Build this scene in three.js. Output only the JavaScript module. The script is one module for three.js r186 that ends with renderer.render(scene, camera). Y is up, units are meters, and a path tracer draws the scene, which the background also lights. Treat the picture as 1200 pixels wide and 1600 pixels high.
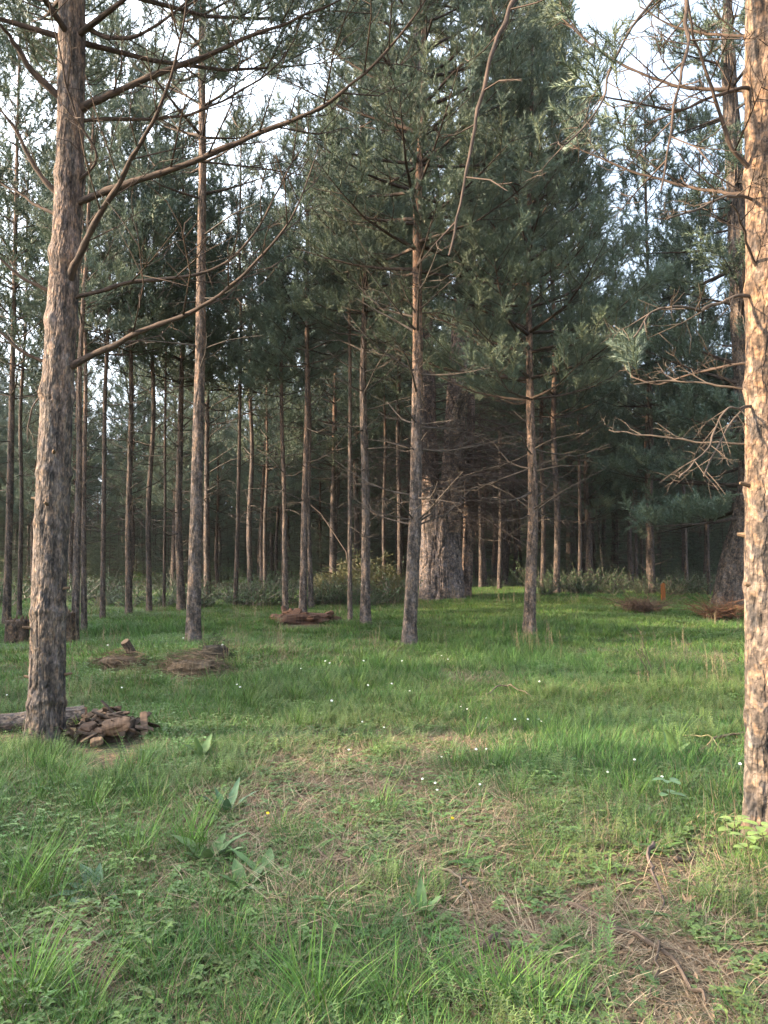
import * as THREE from 'three';

// ------------------------------------------------------------------ camera, sky, sun, exposure
const F = 1209, EYE = 1.55, PITCH = 3.2 * Math.PI / 180;
const scene = new THREE.Scene();
const camera = new THREE.PerspectiveCamera(2 * Math.atan(800 / F) * 180 / Math.PI, 0.75, 0.05, 2000);
const renderer = new THREE.WebGLRenderer({ antialias: true });
renderer.toneMapping = THREE.LinearToneMapping;
renderer.toneMappingExposure = 5.8;
renderer.shadowMap.enabled = true;
const SUN = new THREE.Vector3(-0.93, 0.37, -0.02).normalize();
const sun = new THREE.DirectionalLight(new THREE.Color(1.0, 0.82, 0.58), 3.3);
sun.position.copy(SUN).multiplyScalar(80); sun.target.position.set(0, 2, -12);
sun.castShadow = true; sun.shadow.radius = 3; sun.shadow.mapSize.set(2048, 2048);
Object.assign(sun.shadow.camera, { left: -50, right: 50, top: 40, bottom: -30, near: 1, far: 220 });
scene.add(sun, sun.target);
{
  const W = 512, H = 256, d = new Float32Array(W * H * 4);
  for (let j = 0; j < H; j++) for (let i = 0; i < W; i++) {
    const up = ((j + 0.5) / H - 0.5) * Math.PI, az = ((i + 0.5) / W - 0.5) * 2 * Math.PI;
    const x = Math.cos(az) * Math.cos(up), y = Math.sin(up), z = Math.sin(az) * Math.cos(up);
    const c = x * SUN.x + y * SUN.y + z * SUN.z, e = Math.max(0, y);
    const glow = 1.15 * Math.pow(Math.max(0, 0.5 + 0.5 * c), 3) , hz = Math.exp(-e * 3.2);
    const k = (j * W + i) * 4;
    d[k] = 0.10 + 0.09 * hz + glow * 0.93; d[k + 1] = 0.15 + 0.08 * hz + glow * 0.97; d[k + 2] = 0.225 + 0.05 * hz + glow * 0.98; d[k + 3] = 1;
  }
  const t = new THREE.DataTexture(d, W, H, THREE.RGBAFormat, THREE.FloatType);
  t.mapping = THREE.EquirectangularReflectionMapping; t.magFilter = THREE.LinearFilter; t.minFilter = THREE.LinearFilter; t.needsUpdate = true;
  scene.background = t; scene.environment = t;
}

// ------------------------------------------------------------------ helpers
function rngOf(s) { let a = s >>> 0; return () => { a = (a + 0x6D2B79F5) | 0; let t = Math.imul(a ^ (a >>> 15), 1 | a); t = (t + Math.imul(t ^ (t >>> 7), 61 | t)) ^ t; return ((t ^ (t >>> 14)) >>> 0) / 4294967296; }; }
const R0 = rngOf(7);
const V = (x, y, z) => new THREE.Vector3(x, y, z);
const lerp = (a, b, t) => a + (b - a) * t, clamp = (x, a = 0, b = 1) => Math.min(b, Math.max(a, x));
const sstep = (a, b, x) => { const t = clamp((x - a) / (b - a)); return t * t * (3 - 2 * t); };
function hash(ix, iy, iz = 0) { let h = Math.imul(ix | 0, 374761393) ^ Math.imul(iy | 0, 668265263) ^ Math.imul(iz | 0, 1274126177); h = Math.imul(h ^ (h >>> 13), 1274126177); return ((h ^ (h >>> 16)) >>> 0) / 4294967296; }
const md = (a, n) => n ? ((a % n) + n) % n : a;
function vn(x, y, px = 0, py = 0, s = 0) {          // value noise, periodic when px, py are given
  const ix = Math.floor(x), iy = Math.floor(y), fx = x - ix, fy = y - iy, u = fx * fx * (3 - 2 * fx), v = fy * fy * (3 - 2 * fy);
  const a = hash(md(ix, px), md(iy, py), s), b = hash(md(ix + 1, px), md(iy, py), s), c = hash(md(ix, px), md(iy + 1, py), s), e = hash(md(ix + 1, px), md(iy + 1, py), s);
  return lerp(lerp(a, b, u), lerp(c, e, u), v);
}
function fbm(x, y, o = 4, px = 0, py = 0, s = 0) { let v = 0, a = 0.5, n = 0; for (let i = 0; i < o; i++) { v += a * vn(x, y, px, py, s + i); n += a; a *= 0.5; x *= 2; y *= 2; px *= 2; py *= 2; } return v / n; }
function worley(x, y, px = 0, py = 0, s = 0) {      // [F1, F2, cell id]
  const ix = Math.floor(x), iy = Math.floor(y); let f1 = 9, f2 = 9, id = 0;
  for (let j = -1; j <= 1; j++) for (let i = -1; i <= 1; i++) {
    const cx = md(ix + i, px), cy = md(iy + j, py), h = hash(cx, cy, s + 11), g = hash(cx, cy, s + 12);
    const d = Math.hypot(ix + i + 0.1 + 0.8 * h - x, iy + j + 0.1 + 0.8 * g - y);
    if (d < f1) { f2 = f1; f1 = d; id = hash(cx, cy, s + 13); } else if (d < f2) f2 = d;
  }
  return [f1, f2, id];
}
function terrain(x, z) {
  return 0.22 * (fbm(x * 0.13 + 40, z * 0.13 + 40, 3) - 0.5) + 0.09 * (fbm(x * 0.55 + 9, z * 0.55 + 9, 3) - 0.5)
    + 0.42 * Math.exp(-((x - 4) ** 2 / 130 + (z + 21) ** 2 / 90)) + 0.055 * Math.max(0, Math.hypot(x, z) - 34) * (z < 0 ? 1 : 0) * sstep(0, 14, -z) + 0.16 * Math.exp(-((x + 2.6) ** 2 + (z + 10.5) ** 2) / 3.5);
}
const CAM = V(0, EYE + terrain(0, -1), 0);
camera.position.copy(CAM); camera.rotation.set(PITCH, 0, 0); camera.updateMatrixWorld();
const ray = (px, py) => V((px - 600) / F, -(py - 800) / F, -1).applyAxisAngle(V(1, 0, 0), PITCH);
const at = (px, py, depth) => CAM.clone().addScaledVector(ray(px, py), depth);   // a point seen there in the photograph, that many metres away
function onGround(px, py) {
  const r = ray(px, py); let t = 1.2;
  for (; t < 70; t += 0.05) { const p = CAM.clone().addScaledVector(r, t); if (p.y <= terrain(p.x, p.z)) { p.y = terrain(p.x, p.z); return { p, t }; } }
  const p = CAM.clone().addScaledVector(r, t); p.y = terrain(p.x, p.z); return { p, t };
}

const names = {};
function numbered(n) { const k = names[n] = (names[n] ?? -1) + 1; return k ? `${n}_${String(k).padStart(3, '0')}` : n; }
function thing(name, label, category, p = [0, 0, 0], group) {
  const o = new THREE.Group(); o.name = numbered(name); o.position.set(...(p.isVector3 ? [p.x, p.y, p.z] : p));
  o.userData = { label, category }; if (group) o.userData.group = group; scene.add(o); return o;
}
function addMesh(name, geo, m, parent) { const o = new THREE.Mesh(geo, m); o.name = name; o.castShadow = o.receiveShadow = true; (parent || scene).add(o); return o; }

class Geo {                                          // collects triangles for one mesh
  constructor() { this.p = []; this.uv = []; this.c = []; this.i = []; this.smooth = false; }
  vert(x, y, z, u = 0, v = 0, c) { this.p.push(x, y, z); this.uv.push(u, v); if (c) this.c.push(c[0], c[1], c[2]); return this.p.length / 3 - 1; }
  tube(pts, rad, seg = 6, o = {}) {                  // uv in metres; disp(angle, s, k) moves the skin in or out
    const n = pts.length; let N = null, s = 0; const rings = [];
    const circ = o.repeat || Math.max(1, Math.round(2 * Math.PI * rad[0] / 0.5));
    for (let k = 0; k < n; k++) {
      const t = (k ? pts[k].clone().sub(pts[k - 1]) : V(0, 0, 0)); if (k < n - 1) t.add(pts[k + 1]).sub(pts[k]); t.normalize();
      if (!N) { N = Math.abs(t.y) > 0.9 ? V(1, 0, 0) : V(0, 1, 0); }
      N.addScaledVector(t, -N.dot(t)).normalize(); const B = t.clone().cross(N);
      if (k) s += pts[k].distanceTo(pts[k - 1]);
      const ring = [];
      for (let j = 0; j <= seg; j++) {
        const a = (j / seg) * 2 * Math.PI, aj = ((j % seg) / seg) * 2 * Math.PI, r = rad[k] + (o.disp ? o.disp(aj, s, k) : 0), ca = Math.cos(a) * r, sa = Math.sin(a) * r;
        ring.push(this.vert(pts[k].x + N.x * ca + B.x * sa, pts[k].y + N.y * ca + B.y * sa, pts[k].z + N.z * ca + B.z * sa, circ * j / seg, s, o.color ? o.color(aj, s, k) : o.c));
      }
      rings.push(ring);
    }
    for (let k = 0; k < n - 1; k++) for (let j = 0; j < seg; j++) {
      const a = rings[k][j], b = rings[k][j + 1], c = rings[k + 1][j + 1], e = rings[k + 1][j]; this.i.push(a, b, c, a, c, e);
    }
    if (o.cap !== false) for (const [ring, k, f] of [[rings[0], 0, 1], [rings[n - 1], n - 1, 0]]) {
      const m = this.vert(pts[k].x, pts[k].y, pts[k].z, 0, 0, o.c || (o.color && o.color(0, 0, k)));
      for (let j = 0; j < seg; j++) f ? this.i.push(m, ring[j + 1], ring[j]) : this.i.push(m, ring[j], ring[j + 1]);
    }
    return this;
  }
  blade(base, dir, bend, len, w, seg = 3, c, side0) { // a curved tapering blade
    const side = side0 || dir.clone().cross(V(bend.x + 0.01, bend.y, bend.z + 0.02)).normalize(); let a, b;
    for (let k = 0; k < seg; k++) {
      const t = k / seg, q = base.clone().addScaledVector(dir, len * t).addScaledVector(bend, len * t * t), hw = w * (k ? 1 - t * t * 0.75 : 0.75) / 2;
      const l = this.vert(q.x - side.x * hw, q.y - side.y * hw, q.z - side.z * hw, 0, t, c), r = this.vert(q.x + side.x * hw, q.y + side.y * hw, q.z + side.z * hw, 1, t, c);
      if (k) this.i.push(a, b, r, a, r, l); a = l; b = r;
    }
    const q = base.clone().addScaledVector(dir, len).addScaledVector(bend, len); const m = this.vert(q.x, q.y, q.z, 0.5, 1, c); this.i.push(a, b, m);
  }
  leaf(base, dir, up, len, w, o = {}) {               // a broad leaf, folded along the midrib and arched
    const n = o.n || 5, side = dir.clone().cross(up).normalize(), nu = side.clone().cross(dir).normalize(); let pm, pl, pr;
    for (let k = 0; k <= n; k++) {
      const t = k / n, prof = o.round ? Math.sqrt(Math.max(0, 1 - (2 * t - 1) ** 2)) : Math.pow(Math.sin(Math.PI * Math.pow(t, 0.75)), 0.85);
      const hw = w / 2 * Math.max(prof, 0.02), q = base.clone().addScaledVector(dir, len * t).addScaledVector(nu, -(o.droop ?? 0.25) * len * t * t), lift = hw * (o.fold ?? 0.3);
      const wv = o.wavy ? Math.sin(t * 17) * o.wavy * hw : 0;
      const m = this.vert(q.x, q.y, q.z, 0.5, t, o.c), l = this.vert(q.x - side.x * hw + nu.x * (lift + wv), q.y - side.y * hw + nu.y * (lift + wv), q.z - side.z * hw + nu.z * (lift + wv), 0, t, o.c), r = this.vert(q.x + side.x * hw + nu.x * (lift - wv), q.y + side.y * hw + nu.y * (lift - wv), q.z + side.z * hw + nu.z * (lift - wv), 1, t, o.c);
      if (k) this.i.push(pl, pm, m, pl, m, l, pm, pr, r, pm, r, m); pm = m; pl = l; pr = r;
    }
  }
  build(smooth = false) {
    const g = new THREE.BufferGeometry(); g.setAttribute('position', new THREE.Float32BufferAttribute(this.p, 3)); g.setAttribute('uv', new THREE.Float32BufferAttribute(this.uv, 2));
    if (this.c.length === this.p.length) g.setAttribute('color', new THREE.Float32BufferAttribute(this.c, 3));
    g.setIndex(this.i); if (smooth) g.computeVertexNormals(); return g;
  }
}
function smoothTube(g) { return g.build(true); }
function curve(pts, n) { const c = new THREE.CatmullRomCurve3(pts, false, 'centripetal'); return c.getPoints(n); }

// ------------------------------------------------------------------ textures
function tex(w, h, f, srgb = true) {
  const d = new Uint8Array(w * h * 4);
  for (let j = 0; j < h; j++) for (let i = 0; i < w; i++) { const c = f(i / w, j / h), k = (j * w + i) * 4; d[k] = clamp(c[0]) * 255; d[k + 1] = clamp(c[1]) * 255; d[k + 2] = clamp(c[2]) * 255; d[k + 3] = 255; }
  const t = new THREE.DataTexture(d, w, h); t.wrapS = t.wrapT = THREE.RepeatWrapping; t.magFilter = THREE.LinearFilter; t.minFilter = THREE.LinearMipmapLinearFilter; t.generateMipmaps = true;
  if (srgb) t.colorSpace = THREE.SRGBColorSpace; t.needsUpdate = true; return t;
}
function bark(u, v, n, m, py = m) {                   // fissured bark, n ridges round by m tall in a tile: [height, plate tone]
  const a = fbm(u * n, v * m, 4, n, py, 3), b = fbm(u * n + 7, v * m * 3.0, 4, n, py * 3, 15), c = fbm(u * n * 2, v * m * 2, 3, n * 2, py * 2, 27);
  const g1 = sstep(0.0, 0.085, Math.abs(a - 0.5)), g2 = sstep(0.0, 0.05, Math.abs(b - 0.5));
  return [g1 * (0.72 + 0.28 * g2) * 0.8 + 0.2 * c, clamp(0.5 + 1.6 * (b - 0.5) + 0.9 * (a - 0.5))];
}
const BN = 11, BM = 5;                                 // the tile is 0.5 m round by 1 m tall
const barkMap = tex(512, 1024, (u, v) => {
  const [h, id] = bark(u, v, BN, BM), fl = fbm(u * 22, v * 26, 3, 22, 26, 6), g = fbm(u * 44, v * 60, 4, 44, 60, 21), s = fbm(u * 80, v * 10, 3, 80, 10, 25), tan = sstep(0.6, 0.68, fl), gry = sstep(0.58, 0.66, fbm(u * 14 + 3, v * 18, 4, 14, 18, 31));
  const k = 0.56 + 0.30 * (id - 0.5) + 0.45 * (g - 0.5) + 0.40 * (s - 0.5) + 0.30 * (fl - 0.5) + 0.08 * (h - 0.5);
  return [k * 1.02 + tan * 0.10 - gry * 0.02, k * 0.985 + tan * 0.06, k * 0.95 + tan * 0.01 + gry * 0.03];
});
const barkBump = tex(512, 1024, (u, v) => { const h = bark(u, v, BN, BM)[0] * 0.55 + 0.25 * sstep(0.45, 0.55, fbm(u * 22, v * 26, 3, 22, 26, 6)) + 0.2 * fbm(u * 60, v * 40, 3, 60, 40, 41); return [h, h, h]; }, false);
const flakeMap = tex(512, 512, (u, v) => {           // the thin, papery bark of branches and upper stems
  const w = worley(u * 10 + fbm(u * 16, v * 16, 2, 16, 16, 1) * 0.9, v * 14, 10, 14, 4), g = fbm(u * 30, v * 30, 4, 30, 30, 6), k = 0.62 + 0.26 * (w[2] - 0.5) + 0.35 * (g - 0.5);
  return [k * 1.02, k * 0.97, k * 0.92];
});
const soilMap = tex(1024, 1024, (u, v) => {
  const a = fbm(u * 6, v * 6, 5, 6, 6, 51), b = fbm(u * 90, v * 90, 3, 90, 90, 52), w = worley(u * 60 + a * 4, v * 60, 60, 60, 9), g = sstep(0.52, 0.66, fbm(u * 9, v * 9, 4, 9, 9, 55));
  const k = 0.40 + 0.22 * (a - 0.5) + 0.30 * (b - 0.5) + 0.22 * (w[2] - 0.5);
  return [k * lerp(1.06, 0.78, g), k * lerp(0.88, 0.86, g), k * lerp(0.66, 0.50, g)];
});
const soilBump = tex(512, 512, (u, v) => { const h = 0.6 * fbm(u * 40, v * 40, 4, 40, 40, 61) + 0.4 * worley(u * 50, v * 50, 50, 50, 7)[0]; return [h, h, h]; }, false);
soilMap.repeat.set(0.4, 0.4); soilBump.repeat.set(0.7, 0.7);
const woodMap = tex(256, 512, (u, v) => { const s = fbm(u * 40, v * 4, 4, 40, 4, 71), k = 0.62 + 0.4 * (s - 0.5); return [k, k * 0.93, k * 0.84]; });

const M = {};
M.bark = new THREE.MeshStandardMaterial({ map: barkMap, bumpMap: barkBump, bumpScale: 0.012, roughness: 0.92, vertexColors: true });
M.branch = new THREE.MeshStandardMaterial({ map: flakeMap, roughness: 0.9, vertexColors: true });
M.twig = new THREE.MeshStandardMaterial({ color: new THREE.Color(0.115, 0.085, 0.068), roughness: 0.9 });
M.needle = new THREE.MeshStandardMaterial({ color: 0xffffff, roughness: 0.55, vertexColors: true });
M.grass = new THREE.MeshPhysicalMaterial({ color: 0xffffff, roughness: 0.75, transmission: 0.3, thickness: 0, ior: 1.35, vertexColors: true });
M.leaf = new THREE.MeshPhysicalMaterial({ color: 0xffffff, roughness: 0.6, transmission: 0.25, thickness: 0, ior: 1.4, vertexColors: true });
M.litter = new THREE.MeshStandardMaterial({ color: 0xffffff, roughness: 0.95, vertexColors: true });
M.soil = new THREE.MeshStandardMaterial({ map: soilMap, bumpMap: soilBump, bumpScale: 0.03, roughness: 1, color: new THREE.Color(0.62, 0.58, 0.54) });
M.wood = new THREE.MeshStandardMaterial({ map: woodMap, roughness: 0.85, vertexColors: true });
for (const k of ['needle', 'grass', 'leaf', 'litter']) M[k].side = THREE.DoubleSide;

// ------------------------------------------------------------------ ground
{
  const g = new Geo(), NA = 180, rad = [0]; let r = 0.25; while (r < 900) { rad.push(r); r *= r < 40 ? 1.03 : 1.18; if (r < 12) r += 0.02; }
  const rows = rad.map((q, k) => Array.from({ length: NA + 1 }, (_, j) => { const a = j / NA * 2 * Math.PI, x = Math.sin(a) * q, z = -Math.cos(a) * q - 4; return g.vert(x, terrain(x, z), z, x, z); }));
  for (let k = 0; k < rows.length - 1; k++) for (let j = 0; j < NA; j++) { const a = rows[k][j], b = rows[k][j + 1], c = rows[k + 1][j + 1], e = rows[k + 1][j]; if (k) g.i.push(a, c, b); g.i.push(a, e, c); }
  const o = addMesh('ground', g.build(true), M.soil); o.userData.kind = 'structure';
}

// ------------------------------------------------------------------ pine foliage: a shoot with side shoots clad in needles
function makeSpray(seed, shoots, per, nl, nw) {
  const g = new Geo(), r = rngOf(seed);
  const shoot = (b, d, len) => {
    const s1 = Math.abs(d.y) > 0.9 ? V(1, 0, 0).cross(d).normalize() : V(0, 1, 0).cross(d).normalize(), s2 = d.clone().cross(s1);
    const tip = b.clone().addScaledVector(d, len); g.tube([b, tip], [0.004, 0.0025], 3, { c: [0.9, 0.75, 0.5], cap: false });
    const n = Math.round(per * len / 0.2);
    for (let k = 0; k < n; k++) {
      const t = 0.08 + 0.92 * Math.pow(k / n, 0.9), a = k * 2.4 + r() * 0.9, open = lerp(1.0, 0.5, t) + (r() - 0.5) * 0.3;
      const nd = d.clone().multiplyScalar(Math.cos(open)).addScaledVector(s1, Math.cos(a) * Math.sin(open)).addScaledVector(s2, Math.sin(a) * Math.sin(open));
      const q = b.clone().addScaledVector(d, len * t), side = nd.clone().cross(V(r() - 0.5, r() - 0.5, r() - 0.5)).normalize(), L = nl * (0.75 + 0.45 * r()), w = nw * (0.8 + 0.4 * r());
      const tone = 0.75 + 0.5 * r(), c = [tone, tone * (0.95 + 0.1 * r()), tone * (0.9 + 0.15 * r())];
      const A = g.vert(q.x - side.x * w / 2, q.y - side.y * w / 2, q.z - side.z * w / 2, 0, 0, c), B = g.vert(q.x + side.x * w / 2, q.y + side.y * w / 2, q.z + side.z * w / 2, 0, 0, c), T = q.addScaledVector(nd, L);
      g.i.push(A, B, g.vert(T.x, T.y, T.z, 0, 1, c));
    }
  };
  shoot(V(0, 0, 0), V(0, 1, 0), 0.26);
  for (let k = 0; k < shoots; k++) { const a = k * 2.2 + r(), y = 0.05 + 0.2 * k / shoots, tilt = 0.55 + r() * 0.45; shoot(V(0, y, 0), V(Math.cos(a) * Math.sin(tilt), Math.cos(tilt), Math.sin(a) * Math.sin(tilt)), 0.10 + 0.09 * r()); }
  return g.build();
}
const sprayNear = makeSpray(11, 8, 66, 0.048, 0.0046), sprayFar = makeSpray(12, 8, 28, 0.055, 0.0105), spruceSpray = makeSpray(15, 6, 20, 0.04, 0.010);

const UPY = V(0, 1, 0), qT = new THREE.Quaternion(), mT = new THREE.Matrix4(), cT = new THREE.Color();
function putCrown(tree, name, geo, list, m, base, r) {
  if (!list.length) return; const im = new THREE.InstancedMesh(geo, m, list.length); im.name = name; im.castShadow = im.receiveShadow = true; im.userData.kind = 'stuff';
  list.forEach(([p, d, s], k) => {
    qT.setFromUnitVectors(UPY, d); qT.multiply(new THREE.Quaternion().setFromAxisAngle(UPY, r() * 6.28)); mT.compose(p, qT, V(s, s, s)); im.setMatrixAt(k, mT);
    const t = 0.7 + 0.6 * r(), y = r() * 0.45; im.setColorAt(k, cT.setRGB(base[0] * t * (1 + y), base[1] * t * (1 + y * 0.5), base[2] * t));
  });
  tree.add(im); return im;
}
const rndDir = (r) => V(r() - 0.5, r() - 0.5, r() - 0.5).normalize();
// one bough: a tapering curved limb with side twigs; live ones collect shoots for the crown
function bough(g, pts, r0, o, r, crown) {
  const n = Math.max(4, pts.length * (o.fine || 1)), P = curve(pts, n); let len = 0; const ck = o.crook ?? 0.02, cf = o.crook ? 0.42 : 0.8, cs = r() * 50; P.forEach((q, k) => { if (k) { q.x += (vn(k * cf, cs) - 0.5) * ck * 2; q.y += (vn(k * cf, cs + 9) - 0.5) * ck * 2; q.z += (vn(k * cf, cs + 19) - 0.5) * ck * 2; } }); for (let k = 1; k < P.length; k++) len += P[k].distanceTo(P[k - 1]);
  const rt = o.tip ?? 0.004, c = o.c || [0.13, 0.10, 0.085];
  g.tube(P, P.map((_, k) => lerp(r0, rt, Math.pow(k / n, 0.8)) * (1 + 0.3 * (r() - 0.5))), o.seg || 5, { c });
  const nt = Math.round((o.twigs ?? 4) * len), from = o.from ?? 0.3;
  for (let k = 0; k < nt; k++) {
    const t = lerp(from, 0.98, (k + r()) / nt), f = t * n, i = Math.min(n - 1, Math.floor(f)), q = P[i].clone().lerp(P[i + 1], f - i), tan = P[i + 1].clone().sub(P[i]).normalize();
    const side = tan.clone().cross(UPY).normalize().multiplyScalar(k % 2 ? 1 : -1), d = tan.clone().multiplyScalar(0.55 + 0.3 * r()).addScaledVector(side, 0.6 + 0.4 * r()).addScaledVector(UPY, (o.rise ?? 0.2) + 0.5 * (r() - 0.5)).normalize();
    const L = (o.twigLen ?? 0.45) * (1 - 0.6 * t) * len * (0.5 + 0.8 * r()) + 0.08, d2 = d.clone().addScaledVector(UPY, o.curl ?? 0.35).addScaledVector(rndDir(r), 0.35).normalize();
    const a = q.clone().addScaledVector(d, L * 0.5), b = a.clone().addScaledVector(d2, L * 0.5), tr = Math.min(r0 * 0.4, 0.003 + 0.006 * L);
    g.tube([q, a, b], [tr, tr * 0.7, tr * 0.3], 3, { c, cap: false });
    if (o.sub) for (let s = 0; s < o.sub; s++) { const w = 0.3 + 0.6 * r(), e = (w < 0.5 ? q.clone().lerp(a, w * 2) : a.clone().lerp(b, w * 2 - 1)), d3 = d.clone().multiplyScalar(0.5).add(rndDir(r)).addScaledVector(UPY, (o.curl ?? 0.35) * 0.6).normalize(), l3 = L * (0.2 + 0.35 * r()), mid = e.clone().addScaledVector(d3, l3 * 0.5); g.tube([e, mid, mid.clone().addScaledVector(d3.addScaledVector(rndDir(r), 0.5).normalize(), l3 * 0.5)], [tr * 0.5, tr * 0.4, tr * 0.2], 3, { c, cap: false }); }
    if (crown && t > (o.green ?? 0.3)) {
      const m = Math.max(1, Math.round(L / o.step));
      for (let s = 0; s < m; s++) { const w = (s + 0.6) / m, e = w < 0.5 ? q.clone().lerp(a, w * 2) : a.clone().lerp(b, w * 2 - 1); crown.push([e, d2.clone().addScaledVector(UPY, 0.9).addScaledVector(rndDir(r), 0.55).normalize(), o.size * (0.75 + 0.5 * r())]); }
    }
  }
  if (crown) crown.push([P[n].clone(), P[n].clone().sub(P[n - 1]).addScaledVector(UPY, 0.15).normalize(), o.size]);
}
function trunkGeo(P, r0, rTop, o) {                   // P: axis from the base up
  const g = new Geo(), n = P.length - 1, seg = o.seg || 20, rep = Math.max(1, Math.round(2 * Math.PI * r0 / 0.5)), ph = o.seed * 1.7, H = P[n].distanceTo(P[0]);
  const knots = o.knots || [];
  const rr = P.map((_, k) => { const s = H * k / n; return lerp(r0 * 0.93, rTop, Math.pow(k / n, o.taper ?? 0.9)) * (1 + (o.flare ?? 0.28) * Math.exp(-s / (o.flareH ?? 0.22)) ) * (1 + 0.04 * (vn(s * 1.3, ph) - 0.5)); });
  const tint = (a, s) => {
    const up = clamp((s - (o.orange ?? 3)) / 2.2 + 1.6 * (fbm(Math.cos(a) * 1.5 + ph, s * 1.1 + Math.sin(a) * 1.5, 4) - 0.5)), f = 0.65 + 0.7 * fbm(Math.cos(a) * 3 + s * 5, Math.sin(a) * 3 + ph, 4), lo = o.low || [0.29, 0.235, 0.215], hi = o.high || [0.38, 0.265, 0.21];
    return [lerp(lo[0], hi[0], up) * f, lerp(lo[1], hi[1], up) * f, lerp(lo[2], hi[2], up) * f];
  };
  const disp = o.depth ? (a, s, k) => {
    const u = a / (2 * Math.PI) * rep, amt = o.depth * (s < 1.6 ? 1 : lerp(1, 0.4, clamp((s - 1.6) / 3))), low = Math.exp(-s / 0.5);
    let d = (bark(u / rep, s, rep * 9, 3.5, 0)[0] - 0.7) * amt + (fbm(Math.cos(a) * 1.3 + ph, s * 0.9 + Math.sin(a) * 1.3, 3) - 0.5) * r0 * 0.16 + low * r0 * 0.16 * Math.sin(a * 5 + ph);
    for (const [ka, ks, kr, kh] of knots) { let da = Math.abs(a - ka) % 6.283; if (da > 3.1416) da = 6.283 - da; d += kh * Math.exp(-(((da * r0) / (kr * (ka < 0 ? 9 : 1))) ** 2 + ((s - ks) / kr) ** 2)); }
    return d;
  } : (a, s) => (fbm(Math.cos(a) * 1.3 + ph, s * 0.9 + Math.sin(a) * 1.3, 2) - 0.5) * r0 * 0.14;
  g.tube(P, rr, seg, { disp, color: tint, repeat: rep, cap: false });
  return [weld(g, seg), rr];
}
function weld(g, seg) {                               // smooth normals across the seam of the bark
  const b = g.build(true), p = b.attributes.position, q = b.attributes.normal, n = p.count / (seg + 1);
  for (let k = 0; k < n; k++) { const a = k * (seg + 1), e = a + seg, v = V(q.getX(a) + q.getX(e), q.getY(a) + q.getY(e), q.getZ(a) + q.getZ(e)).normalize(); q.setXYZ(a, v.x, v.y, v.z); q.setXYZ(e, v.x, v.y, v.z); }
  return b;
}
const GREEN = [0.090, 0.130, 0.100];
function axis(top, H, n, seed, wob = 0.05) { const a = top.clone().normalize(); return Array.from({ length: n + 1 }, (_, k) => { const s = (k / n) * H; return a.clone().multiplyScalar(s).add(V((vn(s * 0.45, seed) - vn(0, seed)) * wob * 2, 0, (vn(s * 0.45, seed + 9) - vn(0, seed + 9)) * wob * 2)); }); }
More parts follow.
